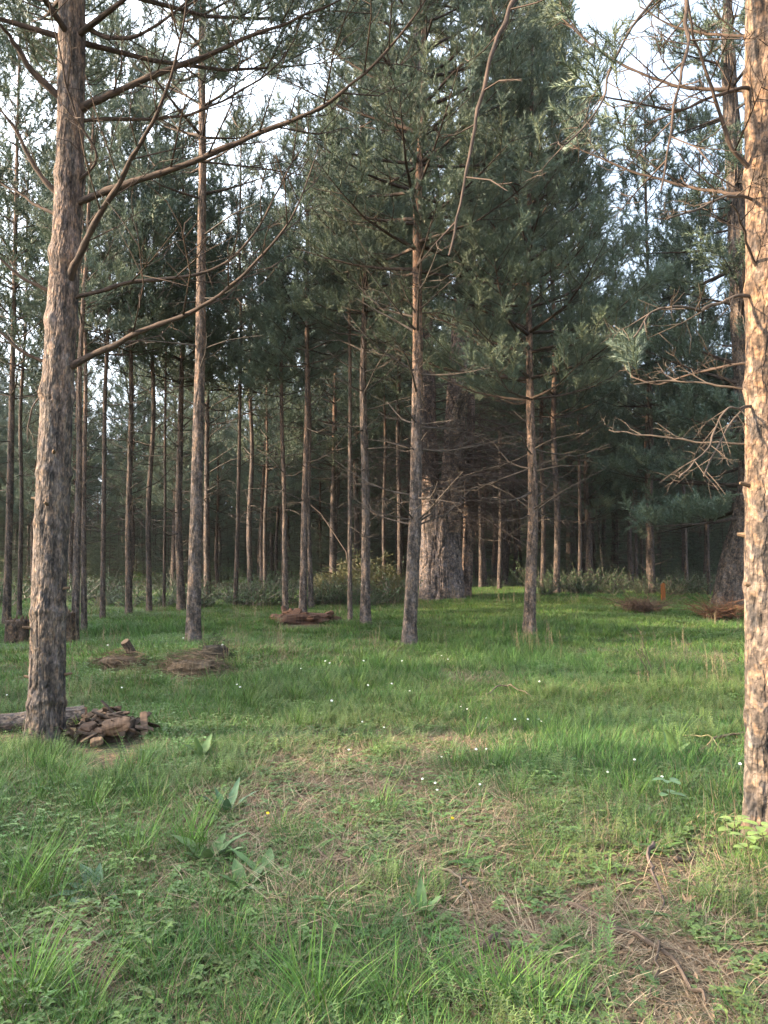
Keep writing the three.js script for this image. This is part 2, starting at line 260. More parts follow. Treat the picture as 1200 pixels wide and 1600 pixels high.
// a whole pine: axis, whorls of dead limbs below the crown, whorls of live ones above
function pine(tree, o) {
  const r = rngOf(o.seed * 977 + 5), lod = o.lod ?? 1, n = o.rows || (lod ? 40 : 220), P = axis(o.dir || UPY.clone(), o.H, n, o.seed, o.wob);
  P[0].y -= 0.12; const [tg] = trunkGeo(P, o.r, o.rTop ?? 0.018, { seg: o.seg || (lod ? 12 : 40), seed: o.seed, depth: lod ? 0 : 0.018, orange: o.orange, low: o.low, high: o.high, flare: o.flare });
  addMesh('trunk', tg, M.bark, tree);
  const crown = [], merged = new Geo(), pt = (y) => { const f = clamp(y / o.H) * n, i = Math.min(n - 1, Math.floor(f)); return P[i].clone().lerp(P[i + 1], f - i); };
  const one = (f) => { if (lod) f(merged); else { const g = new Geo(); f(g); addMesh('branch', g.build(true), M.branch, tree); } };
  let y = o.dead ?? o.cb * 0.35;
  while (y < o.H - 0.25) {
    const live = y > o.cb, thin = o.thin ?? 1, t = live ? (y - o.cb) / (o.H - o.cb) : 0, nb = live ? Math.max(2, Math.round((4 + Math.floor(r() * 2.5)) * thin)) : Math.floor(r() * (o.deadN ?? 5.5)), a0 = r() * 6.28;
    for (let k = 0; k < nb; k++) {
      const az = a0 + k / nb * 6.28 + (r() - 0.5) * 0.6; let L = o.cr * Math.pow(1 - t, 0.75) * (0.7 + 0.3 * Math.min(1, t * 5)) * (0.75 + 0.45 * r()) + 0.12; if (!live) L = Math.min(o.cr * 0.8, 1.6) * (0.25 + 0.85 * r());
      const el = live ? lerp(0.12, 0.9, t) + (r() - 0.5) * 0.25 : (r() - 0.25) * 0.9, d = V(Math.cos(az) * Math.cos(el), Math.sin(el), Math.sin(az) * Math.cos(el)), b = pt(y + (r() - 0.5) * 0.12), m = b.clone().addScaledVector(d, L * 0.5).add(rndDir(r).multiplyScalar(L * 0.09)), e = m.clone().addScaledVector(d.clone().addScaledVector(UPY, live ? 0.28 : 0.9 * (r() - 0.35)).normalize(), L * 0.5);
      const dark = 0.75 + 0.5 * r();
      one((g) => bough(g, [b, m, e], (live ? 0.007 + 0.011 * L : 0.006 + 0.008 * L) * Math.min(1.2, o.r / 0.1), live ? { twigs: lod ? 3.2 : 5.4, step: lod ? 0.36 : 0.22, size: lod ? 1.5 : 1.0, seg: lod ? 3 : 5, green: 0.3, from: 0.22, c: [0.15 * dark, 0.105 * dark, 0.082 * dark] } : { twigs: lod ? 3 : 5, sub: lod ? 1 : 2, seg: lod ? 3 : 5, rise: 0, curl: 0.15, from: 0.2, c: [0.20 * dark, 0.165 * dark, 0.145 * dark] }, r, live ? crown : null));
    }
    y += (live ? 0.42 : 0.36) * (0.75 + 0.5 * r()) * (lod ? 1.25 : 1);
  }
  crown.push([pt(o.H), UPY.clone(), lod ? 1.6 : 1]);
  if (lod) { const m = addMesh('branches', merged.build(true), M.branch, tree); m.userData.kind = 'stuff'; }
  putCrown(tree, 'crown', lod ? sprayFar : sprayNear, crown, M.needle, o.green || GREEN, r);
  return P;
}
function pineAt(px, py, w, o, label, group) {         // a pine rooted where the photograph shows its foot, w pixels thick there
  const { p, t } = onGround(px, py), tp = at(o.top ? o.top[0] : px, o.top ? o.top[1] : 0, t * (o.toward ?? 1)).sub(p);
  const tree = thing('pine_tree', label, 'tree', p, group);
  return [pine(tree, { ...o, r: w / 2 / F * t / 1.12, dir: tp.normalize() }), tree, t];
}

// ------------------------------------------------------------------ the two near pines, limb by limb
function nearPine(px, py, w, top, o, label, limbs) {
  const { p, t } = onGround(px, py), dir = at(top[0], top[1], t * (o.toward ?? 1)).sub(p).normalize(), tree = thing('pine_tree', label, 'tree', p), r = rngOf(o.seed * 31), n = 560, P = axis(dir, o.H, n, o.seed, 0.03); P[0].y -= 0.15;
  // rows are packed where the photograph shows the stem
  const Q = []; for (let k = 0; k <= 420; k++) { const s = 5.6 * k / 420, f = s / o.H * n, i = Math.floor(f); Q.push(P[i].clone().lerp(P[i + 1], f - i)); }
  for (let k = 1; k <= 30; k++) { const s = 5.6 + (o.H - 5.6) * k / 30, f = Math.min(n - 0.001, s / o.H * n), i = Math.floor(f); Q.push(P[i].clone().lerp(P[i + 1], f - i)); }
  const g = new Geo(), R = w / 2 / F * t / 1.1, rep = Math.max(1, Math.round(2 * Math.PI * R / 0.5)), ph = o.seed * 1.7;
  let s0 = 0; const S = Q.map((q, k) => (s0 += k ? q.distanceTo(Q[k - 1]) : 0));
  const rad = S.map((s) => lerp(R, R * 0.72, clamp(s / 5.6)) * (s > 5.6 ? lerp(1, 0.1, (s - 5.6) / (o.H - 5.6)) : 1) * (1 + 0.36 * Math.exp(-s / 0.14)));
  const tint = (a, s) => { const up = clamp((s - o.orange) / 1.2 + 2.2 * (fbm(Math.cos(a) * 1.8 + ph, s * 1.6 + Math.sin(a) * 1.8, 4) - 0.5)), f = 0.7 + 0.6 * fbm(Math.cos(a) * 4 + s * 9, Math.sin(a) * 4 + ph, 4), gr = sstep(0.55, 0.7, fbm(Math.cos(a) * 2.5 + s * 4 + 30, Math.sin(a) * 2.5 + ph, 4)) * 0.5; return [0, 1, 2].map((c) => lerp(lerp(o.low[c], o.high[c], up), [0.36, 0.32, 0.29][c], gr) * f); };
  const disp = (a, s) => {
    const u = a / 6.2832, bf = s < 0.8 ? 1 : lerp(1, 0.2, clamp((s - 0.8) / 1.0)), b1 = bark(u, s, rep * 8, 2.6, 0)[0], b2 = bark(u, s + 20, rep * 18, 9, 0)[0];
    let d = (b1 - 0.75) * 0.019 * bf + (b2 - 0.7) * 0.0045 + (fbm(Math.cos(a) * 1.4 + ph, s * 1.1 + Math.sin(a) * 1.4, 3) - 0.5) * R * 0.14 + Math.exp(-s / 0.3) * R * 0.22 * Math.sin(a * 4 + ph);
    for (const [ks, h, kr] of o.rings) d += h * (0.5 + vn(Math.cos(a) * 3 + 5, Math.sin(a) * 3 + ks * 7)) * Math.exp(-(((s - ks + 0.03 * Math.sin(a * 2 + ks)) / kr) ** 2));
    return d;
  };
  g.tube(Q, rad, 112, { disp, color: tint, repeat: rep, cap: false }); addMesh('trunk', weld(g, 112), M.bark, tree);
  const crown = [], loc = (q) => q.clone().sub(p);
  for (const [pts, r0, d0, d1, lo] of limbs) {
    const c = lo?.dead ? [0.24, 0.185, 0.15] : [0.19, 0.13, 0.10], m = pts.length - 1;
    const fwd = ray(600, 800), vy = V(0, 1, 0).applyAxisAngle(V(1, 0, 0), PITCH), seen = (q) => { const e = q.clone().add(p).sub(CAM); return 800 - F * e.dot(vy) / e.dot(fwd); }, root = P.reduce((b, q) => (Math.abs(seen(q) - pts[0][1]) < Math.abs(seen(b) - pts[0][1]) ? q : b), P[0]), da = root.clone().add(p).sub(CAM).dot(fwd);
    const W = pts.map(([x, y], k) => (k ? loc(at(x, y, lerp(da, da + d1 - d0, k / m))) : root.clone())), gg = new Geo();
    bough(gg, W, r0 * (o.thinner ?? 1), { twigs: (lo?.twigs ?? 3.5) * 1.5, sub: lo?.sub ?? 6, twigLen: lo?.twigLen ?? 0.32, seg: 9, fine: 5, crook: 0.009, rise: lo?.rise ?? 0.25, curl: lo?.curl ?? 0.3, from: 0.15, c, step: 0.2, size: 0.95, green: lo?.green ?? 0.55, tip: lo?.tip ?? 0.004 }, r, lo?.leafy ? crown : null);
    addMesh('branch', gg.build(true), M.branch, tree);
  }
  for (const [y, az, L] of o.stubs) { const i = Math.min(n - 1, Math.floor(y / o.H * n)), b = P[i], d = V(Math.cos(az), 0.15, Math.sin(az)).normalize(), gg = new Geo(); gg.tube([b.clone().addScaledVector(d, R * 0.6), b.clone().addScaledVector(d, R * 0.95), b.clone().addScaledVector(d, R + L)], [0.018, 0.015, 0.009], 7, { c: [0.42, 0.29, 0.19] }); addMesh('branch_stub', gg.build(true), M.branch, tree); }
  // the crown above the frame
  let y = 5.7; while (y < o.H - 0.3) { const k0 = r() * 6.28; for (let k = 0; k < 5; k++) { const tt = (y - 5.6) / (o.H - 5.6), az = k0 + k * 1.257, L = 2.3 * Math.pow(1 - tt, 0.7) * (0.7 + 0.5 * r()) + 0.2, el = lerp(0.25, 0.9, tt), d = V(Math.cos(az) * Math.cos(el), Math.sin(el), Math.sin(az) * Math.cos(el)), f = y / o.H * n, b = P[Math.min(n, Math.round(f))].clone(), gg = new Geo(); bough(gg, [b, b.clone().addScaledVector(d, L * 0.5), b.clone().addScaledVector(d, L).addScaledVector(UPY, L * 0.12)], 0.008 + 0.008 * L, { twigs: 4, step: 0.3, size: 1.2, seg: 5, c: [0.19, 0.13, 0.10], green: 0.3 }, r, crown); addMesh('branch', gg.build(true), M.branch, tree); } y += 0.5; }
  putCrown(tree, 'crown', sprayNear, crown, M.needle, GREEN, r);
  return tree;
}
nearPine(69, 1166, 60, [114, 0], { H: 13.5, seed: 3, orange: 2.4, low: [0.30, 0.24, 0.215], high: [0.38, 0.275, 0.23], rings: [[0.52, 0.012, 0.03], [1.25, 0.014, 0.035], [1.95, 0.010, 0.04], [2.35, 0.012, 0.03], [2.98, 0.018, 0.06], [3.55, 0.018, 0.06], [4.1, 0.022, 0.07], [4.75, 0.016, 0.06]], stubs: [[0.95, 2.6, 0.05], [1.26, 0.3, 0.05], [1.93, 1.5, 0.03], [1.99, 3.4, 0.06], [2.36, 1.2, 0.03], [0.55, 3.3, 0.06], [0.56, -0.1, 0.06]] },
  'thick reddish pine trunk at left with long bare boughs reaching over the clearing', [
    [[[100, 583], [160, 548], [230, 514], [300, 487], [350, 455], [400, 410], [455, 340], [497, 235]], 0.030, 6.1, 5.6, { twigs: 2.6 }],
    [[[112, 472], [150, 457], [200, 442], [260, 436], [320, 425], [370, 395], [410, 345], [450, 265], [482, 215]], 0.022, 6.2, 6.0, { twigs: 2.6 }],
    [[[102, 458], [120, 410], [150, 345], [185, 290], [210, 240], [240, 190], [270, 110], [290, 20], [300, -60]], 0.034, 6.2, 5.2, { twigs: 3, leafy: 0 }],
    [[[112, 322], [170, 297], [230, 276], [310, 250], [380, 218], [440, 195], [500, 170], [550, 130], [600, 85], [660, 10], [690, -50]], 0.034, 6.5, 5.7, { twigs: 3.2, leafy: 1, green: 0.8 }],
    [[[120, 182], [150, 158], [180, 145], [240, 118], [300, 95], [380, 60], [450, 35], [520, 5], [580, -30]], 0.040, 6.8, 6.5, { twigs: 3.6, leafy: 1, green: 0.72 }],
    [[[128, 193], [180, 187], [240, 185], [300, 178], [370, 145], [425, 110], [455, 70], [475, 10]], 0.018, 6.9, 7.4, { twigs: 3.6, leafy: 1, green: 0.6 }],
    [[[128, 30], [160, 55], [200, 60], [240, 42], [285, 8], [320, -30]], 0.026, 7.0, 6.6, { twigs: 4.5, rise: -0.1, curl: -0.2 }],
    [[[88, 322], [60, 270], [25, 205], [0, 170], [-30, 120]], 0.026, 6.5, 6.3, { twigs: 4, leafy: 1, green: 0.7 }],
    [[[98, 168], [50, 110], [20, 62], [0, 42], [-25, 10]], 0.034, 6.8, 6.4, { twigs: 4, leafy: 1, green: 0.6 }],
    [[[80, 462], [40, 436], [0, 405], [-40, 375]], 0.020, 6.3, 6.2, {}],
    [[[70, 573], [30, 546], [0, 520], [-35, 490]], 0.018, 6.1, 6.0, {}],
    [[[178, 292], [150, 245], [118, 180], [100, 112], [82, 30], [70, -30]], 0.013, 6.0, 5.4, { twigs: 2.5 }],
    [[[95, 345], [55, 318], [15, 295], [-20, 270]], 0.016, 6.5, 6.8, { twigs: 5, leafy: 1, green: 0.75 }],
    [[[60, 590], [50, 640], [44, 690]], 0.008, 6.0, 5.9, { dead: 1, rise: -0.3, curl: -0.3 }],
  ]);
nearPine(1199, 1312, 74, [1203, 0], { H: 12.5, seed: 8, thinner: 0.78, orange: 1.5, low: [0.32, 0.25, 0.21], high: [0.47, 0.31, 0.215], rings: [[0.8, 0.006, 0.03], [1.5, 0.010, 0.03], [2.05, 0.010, 0.04], [2.6, 0.012, 0.05], [3.1, 0.012, 0.05], [3.7, 0.012, 0.05], [4.2, 0.012, 0.05]], stubs: [[1.62, 3.5, 0.03], [1.16, 1.8, 0.03], [1.88, 2.9, 0.05], [1.36, 2.9, 0.02], [0.1, 3.0, 0.07]] },
  'orange-barked pine cut off by the right edge, nearest tree of all', [
    [[[1190, 285], [1150, 240], [1118, 160], [1095, 95], [1078, 30], [1068, -50]], 0.018, 4.2, 3.9, { twigs: 3, leafy: 1, green: 0.75 }],
    [[[1195, 142], [1150, 140], [1100, 141], [1050, 132], [1005, 118], [960, 95], [915, 62], [880, 30]], 0.018, 4.5, 5.0, { twigs: 5, leafy: 1, green: 0.75 }],
    [[[1195, 140], [1150, 141], [1110, 152], [1060, 173], [1000, 163], [940, 150]], 0.016, 4.4, 4.2, { twigs: 5, leafy: 1, green: 0.75 }],
    [[[1195, 302], [1150, 303], [1100, 298], [1040, 285], [960, 256], [890, 225]], 0.017, 4.5, 5.2, { twigs: 5, leafy: 1, green: 0.6 }],
    [[[1195, 312], [1160, 308], [1130, 310], [1080, 330], [1040, 345]], 0.013, 4.3, 4.0, { dead: 1, twigs: 7 }],
    [[[1195, 462], [1150, 464], [1115, 478], [1090, 483], [1050, 478], [1015, 492], [992, 525]], 0.015, 4.2, 3.9, { dead: 1, twigs: 5, rise: -0.1 }],
    [[[1195, 613], [1150, 604], [1100, 600], [1050, 596], [990, 600]], 0.011, 4.2, 4.4, { dead: 1, twigs: 5 }],
    [[[1195, 632], [1160, 636], [1130, 645], [1110, 690], [1085, 720], [1060, 748]], 0.009, 4.1, 3.8, { dead: 1, twigs: 6, rise: -0.3, curl: -0.3 }],
    [[[1190, 632], [1160, 640], [1135, 672], [1120, 700], [1105, 730], [1100, 745]], 0.008, 4.0, 3.7, { dead: 1, twigs: 5, rise: -0.3, curl: -0.3 }],
    [[[1195, 692], [1130, 691], [1060, 688], [1000, 680], [950, 672]], 0.008, 4.3, 4.6, { dead: 1, twigs: 4 }],
    [[[1195, 450], [1172, 395], [1160, 350], [1140, 320]], 0.013, 4.1, 3.8, { twigs: 4 }],
    [[[1195, 568], [1150, 570], [1080, 585], [1030, 600], [985, 590]], 0.012, 4.4, 4.9, { twigs: 5, leafy: 1, green: 0.7 }],
    [[[1195, 60], [1150, 56], [1100, 52], [1050, 40], [1000, 10]], 0.016, 4.6, 5.1, { twigs: 5, leafy: 1, green: 0.6 }],
    [[[1195, -190], [1080, -140], [960, -90], [870, -60], [808, -5], [783, 50], [765, 95], [745, 180], [728, 260], [715, 340], [700, 400]], 0.026, 4.9, 4.0, { twigs: 1.7, twigLen: 0.12, rise: 0.1, curl: 0.0, sub: 2 }],
    [[[1195, -160], [1140, -110], [1085, -60], [1072, 20], [1076, 75], [1062, 130], [1046, 220], [1030, 300]], 0.020, 4.6, 3.9, { twigs: 3, twigLen: 0.2, rise: 0.0, curl: -0.1 }],
    [[[1195, -100], [1080, -60], [990, 40], [955, 110], [940, 160], [890, 220], [862, 225]], 0.012, 4.7, 4.2, { twigs: 3, twigLen: 0.2, dead: 1, rise: -0.2, curl: -0.2 }],
  ]);

// ------------------------------------------------------------------ middle-ground pines
pineAt(302, 1006, 26, { H: 14, cb: 6.4, cr: 1.7, thin: 0.6, dead: 3.2, deadN: 4, seed: 21, lod: 0, top: [317, 100], orange: 2.6 }, 'straight pine trunk standing alone behind the brush heap left of centre');
pineAt(640, 1009, 26, { H: 14.5, cb: 5.6, cr: 2.4, dead: 1.9, deadN: 8, seed: 22, lod: 0, top: [655, 100], orange: 3, high: [0.44, 0.28, 0.20] }, 'central pine with ringed stem and dense dark crown in mid clearing');
pineAt(827, 994, 22, { H: 10, cb: 3.6, cr: 2.6, dead: 2.1, deadN: 7, seed: 23, lod: 0, top: [825, 100], orange: 1.6, low: [0.31, 0.235, 0.20] }, 'dark pine with low drooping foliage, alone right of centre on the grass');
pineAt(571, 976, 18, { H: 12, cb: 5.4, cr: 1.7, dead: 1.6, deadN: 7, seed: 24, lod: 0, top: [566, 200], orange: 4 }, 'rough grey pine trunk with tufted base left of the central pine');
pineAt(547, 970, 9, { H: 9.5, cb: 5.5, cr: 1.1, dead: 2, seed: 25, lod: 0, top: [546, 300], rows: 120, seg: 18 }, 'thin grey pine stem close left of the rough grey trunk');
pineAt(473, 965, 14, { H: 10.5, cb: 5.2, cr: 1.5, dead: 2.4, seed: 26, lod: 0, top: [479, 300], orange: 2, rows: 140, seg: 22 }, 'reddish pine rising out of the rotten red-brown stump');
pineAt(486, 952, 10, { H: 10, cb: 5.6, cr: 1.4, dead: 3, seed: 27, lod: 0, top: [483, 300], orange: 2, rows: 120, seg: 18 }, 'slimmer red pine stem just behind the one in the stump');
pineAt(446, 957, 11, { H: 8.8, cb: 4.6, cr: 1.4, dead: 2, seed: 28, lod: 0, top: [442, 500], orange: 2, rows: 120, seg: 18 }, 'slim pine just left of the rotten red-brown stump');
pineAt(116, 1005, 14, { H: 8.6, cb: 4.8, cr: 1.3, thin: 0.6, dead: 1.2, deadN: 4, seed: 29, lod: 0, top: [140, 350], rows: 140, seg: 22, orange: 2.4 }, 'knotty double-looking pine close behind the big left trunk, front stem');
pineAt(131, 992, 11, { H: 8.2, cb: 5, cr: 1.2, thin: 0.6, dead: 1.6, seed: 30, lod: 0, top: [134, 350], rows: 120, seg: 18, orange: 2 }, 'thinner stem behind the knotty pine near the big left trunk');

// the old pine behind the centre, its fused foot dividing into two stems
{
  const { p, t } = onGround(692, 937), tree = thing('old_pine_tree', 'huge old pine with plated bark and a trunk that divides, behind the centre', 'tree', p), r = rngOf(404), k = 1 / F * t / 2, crown = [];
  const L = (x, y, dz = 0) => at(x, y, t + dz).sub(p), stem = (name, pts, rads, depth, seed, o = {}) => {
    const n = 150, P = curve(pts, n), g = new Geo(), R = rads[0] * k, rep = Math.max(1, Math.round(6.283 * R / 0.9)), rr = P.map((_, i) => { const f = i / n * (rads.length - 1), j = Math.min(rads.length - 2, Math.floor(f)); return lerp(rads[j], rads[j + 1], f - j) * k; });
    const disp = (a, s) => { return (bark(a / 6.2832, s, rep * 5, 1.5, 0)[0] - 0.6) * depth + (fbm(Math.cos(a) * 1.6 + seed, s * 0.7 + Math.sin(a) * 1.6, 3) - 0.5) * R * 0.3 + (o.lobes ? Math.exp(-s / 1.6) * R * 0.18 * Math.cos(2 * a + 0.4) : 0); };
    const color = (a, s) => { const id = bark(a / 6.2832, s, rep * 5, 1.5, 0)[1], f = 0.75 + 0.5 * id + 0.2 * vn(a * 9, s * 9); return (o.col || [0.37, 0.305, 0.295]).map((c) => c * f); };
    const sg = R > 0.5 ? 230 : 90; g.tube(P, rr, sg, { disp, color, repeat: rep, cap: false }); addMesh(name, weld(g, sg), M.bark, tree); return [P, rr];
  };
  stem('trunk', [L(692, 950), L(692, 930), L(691, 880), L(690, 830), L(691, 790), L(694, 760)], [72, 64, 58, 54, 52, 44], 0.06, 1, { lobes: 1 });
  const [PA] = stem('stem', [L(680, 830, 0.05), L(671, 770, 0.1), L(668, 700, 0.2), L(666, 600, 0.3), L(660, 450, 0.3), L(652, 300), L(650, 120), L(655, -40)], [38, 32, 28, 26, 24, 20, 14, 6], 0.05, 2, { col: [0.35, 0.265, 0.235] });
  const [PB] = stem('stem', [L(700, 830, -0.05), L(706, 770, -0.1), L(708, 700, -0.2), L(714, 620, -0.2), L(722, 500), L(728, 400), L(740, 250), L(760, 60), L(770, -120)], [42, 36, 32, 30, 28, 24, 20, 14, 5], 0.05, 3, { col: [0.38, 0.285, 0.25] });
  stem('stem', [L(727, 940, 0.6), L(731, 860, 0.6), L(733, 760, 0.6), L(737, 600, 0.6), L(742, 450, 0.5)], [20, 16, 14, 11, 7], 0.02, 5, { col: [0.33, 0.24, 0.20] });
  stem('stout_limb', [L(704, 690, -0.3), L(718, 640, -0.6), L(732, 598, -0.9), L(752, 582, -1.2), L(764, 584, -1.4)], [22, 19, 17, 13, 10], 0.02, 4, { col: [0.46, 0.36, 0.30] });
  for (const [PP, y0] of [[PA, 84], [PB, 88]]) for (let k2 = y0; k2 < 148; k2 += 5) for (let q = 0; q < 4; q++) {
    const az = r() * 6.28, Ln = (1.2 + 2.6 * r()) * lerp(1, 0.5, (k2 - y0) / (148 - y0)), el = (r() - 0.2) * 0.8, d = V(Math.cos(az) * Math.cos(el), Math.sin(el), Math.sin(az) * Math.cos(el)), b = PP[k2].clone(), g = new Geo();
    bough(g, [b, b.clone().addScaledVector(d, Ln * 0.5), b.clone().addScaledVector(d, Ln).addScaledVector(UPY, 0.2 * Ln)], 0.02 + 0.018 * Ln, { twigs: 4, step: 0.3, size: 1.5, seg: 5, green: 0.25, c: [0.17, 0.12, 0.095] }, r, crown); addMesh('branch', g.build(true), M.branch, tree);
  }
  for (const PP of [PA, PB]) for (let q = 0; q < 52; q++) {   // the tangle of dead limbs low on the stems
    const b = PP[4 + Math.floor(r() * 56)].clone(), az = (r() - 0.35) * 3.6, d = V(Math.cos(az), (r() - 0.55) * 0.7, Math.sin(az)).normalize(), Ln = 0.9 + 2.6 * r(), g = new Geo();
    bough(g, [b, b.clone().addScaledVector(d, Ln * 0.5).add(V(0, 0.1, 0)), b.clone().addScaledVector(d, Ln).add(V(0, -0.25 * r(), 0))], 0.02, { twigs: 5, sub: 3, seg: 4, rise: -0.1, curl: -0.2, from: 0.1, c: [0.21, 0.155, 0.14] }, r, null); addMesh('dead_branch', g.build(true), M.branch, tree);
  }
  putCrown(tree, 'crown', sprayFar, crown, M.needle, [0.092, 0.125, 0.075], r);
}
// the old leaning pine at the right edge of the wood
{
  const { p, t } = onGround(1142, 947), tree = thing('old_pine_tree', 'old leaning pine with dark rugged foot, half hidden behind the right trunk', 'tree', p), r = rngOf(505), k = 1 / F * t / 2, crown = [], L = (x, y) => at(x, y, t).sub(p);
  const P = curve([L(1140, 958), L(1142, 930), L(1150, 870), L(1166, 800), L(1172, 720), L(1165, 600), L(1157, 450), L(1150, 300), L(1140, 120), L(1135, -60)], 130), g = new Geo(), rs = [58, 48, 40, 36, 34, 32, 28, 23, 16, 6];
  const rr = P.map((_, i) => { const f = i / 130 * 9, j = Math.min(8, Math.floor(f)); return lerp(rs[j], rs[j + 1], f - j) * k; });
  g.tube(P, rr, 64, { disp: (a, s) => (bark(a / 6.2832, s, 20, 1.5, 0)[0] - 0.6) * 0.07 + (fbm(Math.cos(a) * 1.6, s * 0.7 + Math.sin(a) * 1.6, 3) - 0.5) * 0.12, color: (a, s) => { const f = 0.8 + 0.4 * vn(a * 7, s * 7); return [0.30 * f, 0.235 * f, 0.20 * f]; }, repeat: 3, cap: false });
  addMesh('trunk', weld(g, 64), M.bark, tree);
  for (let q = 42; q < 128; q += 3) for (let j = 0; j < 3; j++) { const az = r() * 6.28, Ln = (1.0 + 2.8 * r()) * lerp(1, 0.45, (q - 42) / 86), el = (r() - 0.4) * 0.7, d = V(Math.cos(az) * Math.cos(el), Math.sin(el), Math.sin(az) * Math.cos(el)), b = P[q].clone(), gg = new Geo(); bough(gg, [b, b.clone().addScaledVector(d, Ln * 0.5), b.clone().addScaledVector(d, Ln).addScaledVector(UPY, 0.05 * Ln)], 0.02 + 0.016 * Ln, { twigs: 4, step: 0.32, size: 1.5, seg: 5, green: 0.3, c: [0.14, 0.105, 0.085] }, r, crown); addMesh('branch', gg.build(true), M.branch, tree); }
  putCrown(tree, 'crown', sprayFar, crown, M.needle, [0.078, 0.115, 0.085], r);
}

// ------------------------------------------------------------------ the edge of the wood: stems one can tell apart
const edge = [
  [10, 978, 15, 'dark pine stem nearest the left edge of the picture'], [30, 966, 9, 'thin pine stem right beside the leftmost dark one'],
  [160, 968, 10, 'slim pine first to the right of the knotty pair at left'], [201, 962, 13, 'blackish pine stem with no low twigs, second right of the knotty pair'],
  [233, 958, 11, 'reddish pine stem before the bright gap at left'], [256, 952, 6, 'very thin pine stem right of the bright gap at left'],
  [283, 955, 16, 'stout dark pine just left of the lone straight pine'], [324, 940, 14, 'stout dark pine just right of the lone straight pine'],
  [368, 948, 9, 'slim pine before the darkest part of the wood, left of a redder one'], [391, 931, 12, 'reddish pine between the lone straight pine and the stump pines'],
  [414, 927, 8, 'faint slim stem left of the stump pines'], [522, 924, 8, 'slim stem above the dark brush heap'], [600, 931, 7, 'thin stem at the right end of the brush heap'],
  [625, 931, 10, 'dark stem touching the left side of the central pine'], [780, 922, 8, 'slim stem right of the old divided pine'], [752, 921, 9, 'dim stem between the old divided pine and its right neighbour'],
  [848, 925, 9, 'dim red stem right behind the low-foliaged pine'], [870, 929, 13, 'second dim stem right of the low-foliaged pine'], [906, 924, 8, 'slim dark stem left of the leaning pale birch'],
  [960, 914, 17, 'stout reddish pine right of the leaning pale birch'], [1019, 930, 13, 'pine stem beside the orange stake'], [1073, 926, 8, 'slim stem right of the orange stake'], [1108, 932, 7, 'thin stem just left of the old leaning pine'],
];
edge.forEach(([x, y, w, label], i) => { const r = rngOf(900 + i), big = x > 500, tall = x === 848 || x === 870 || x === 780; pineAt(x, y, w, { H: tall ? 17 + 3 * r() : x < 500 ? 9.5 + 3 * r() : x < 890 ? 13 + 4 * r() : x > 1010 ? 11.5 + 3 * r() : 9 + 3 * r(), cb: (big ? 3.6 : 4.0) + 1.6 * r(), cr: (tall ? 2 : 1.5) + 0.8 * r(), dead: 1.4 + r(), seed: 60 + i, lod: 1, top: [x + (600 - x) * 0.035, 100], orange: 3 + 2 * r(), low: [0.25, 0.195, 0.175], high: [0.36, 0.235, 0.175] }, label, 'pines at the edge of the wood'); });
{ // pale slanting birch
  const { p, t } = onGround(946, 915), tree = thing('birch_tree', 'leaning pale thin birch stem in the shade of the wood at right', 'tree', p), r = rngOf(31), P = curve([V(0, -0.1, 0), at(938, 850, t).sub(p), at(930, 780, t).sub(p), at(935, 640, t).sub(p), at(930, 500, t).sub(p)], 30), g = new Geo();
  g.tube(P, P.map((_, k) => lerp(0.075, 0.02, k / 30)), 12, { color: (a, s) => { const f = vn(a * 2, s * 14) > 0.72 ? 0.3 : 0.85 + 0.3 * vn(a * 3, s * 5); return [0.40 * f, 0.38 * f, 0.35 * f]; }, cap: false }); addMesh('trunk', weld(g, 12), M.branch, tree);
  const m = new Geo(); for (let k = 12; k < 30; k += 2) { const d = rndDir(r); d.y = Math.abs(d.y); bough(m, [P[k].clone(), P[k].clone().addScaledVector(d, 0.5), P[k].clone().addScaledVector(d, 1.1)], 0.015, { twigs: 4, seg: 3 }, r, null); } addMesh('branches', m.build(true), M.branch, tree).userData.kind = 'stuff';
}

// ------------------------------------------------------------------ the wood behind, and the wood to the left that shades the clearing
const protos = [];
for (let k = 0; k < 7; k++) { const t = new THREE.Group(), r = rngOf(50 + k); pine(t, { H: 13 + 4.5 * r(), r: 0.11 + 0.07 * r(), cb: 2.8 + 3 * r(), cr: 1.9 + 0.8 * r(), dead: 0.9, seed: 200 + k, lod: 1, orange: 3.5, low: [0.25, 0.195, 0.175], high: [0.36, 0.235, 0.175], deadN: 6, wob: 0.12 }); protos.push(t); }
const wood = [];
function clear(x, z, d) { for (const [a, b] of wood) if ((a - x) ** 2 + (b - z) ** 2 < d * d) return false; return true; }
const sectors = [[150, 'behind the big left trunk'], [300, 'left of the lone straight pine'], [440, 'between the lone straight pine and the stump pines'], [640, 'behind the dark brush heap'], [830, 'behind the old divided pine'], [1000, 'behind the leaning pale birch'], [9999, 'behind the orange stake']];
const whereIn = (x, z) => { const px = 600 + F * x / -z; return sectors.find(([e]) => px < e)[1]; };
function copyTree(src, x, z, s, turn, name, label, group) { const t = src.clone(); t.name = numbered(name); t.position.set(x, terrain(x, z), z); t.rotation.y = turn; t.scale.set(s, s, s); t.userData = { label, category: 'tree', group }; scene.add(t); wood.push([x, z]); return t; }
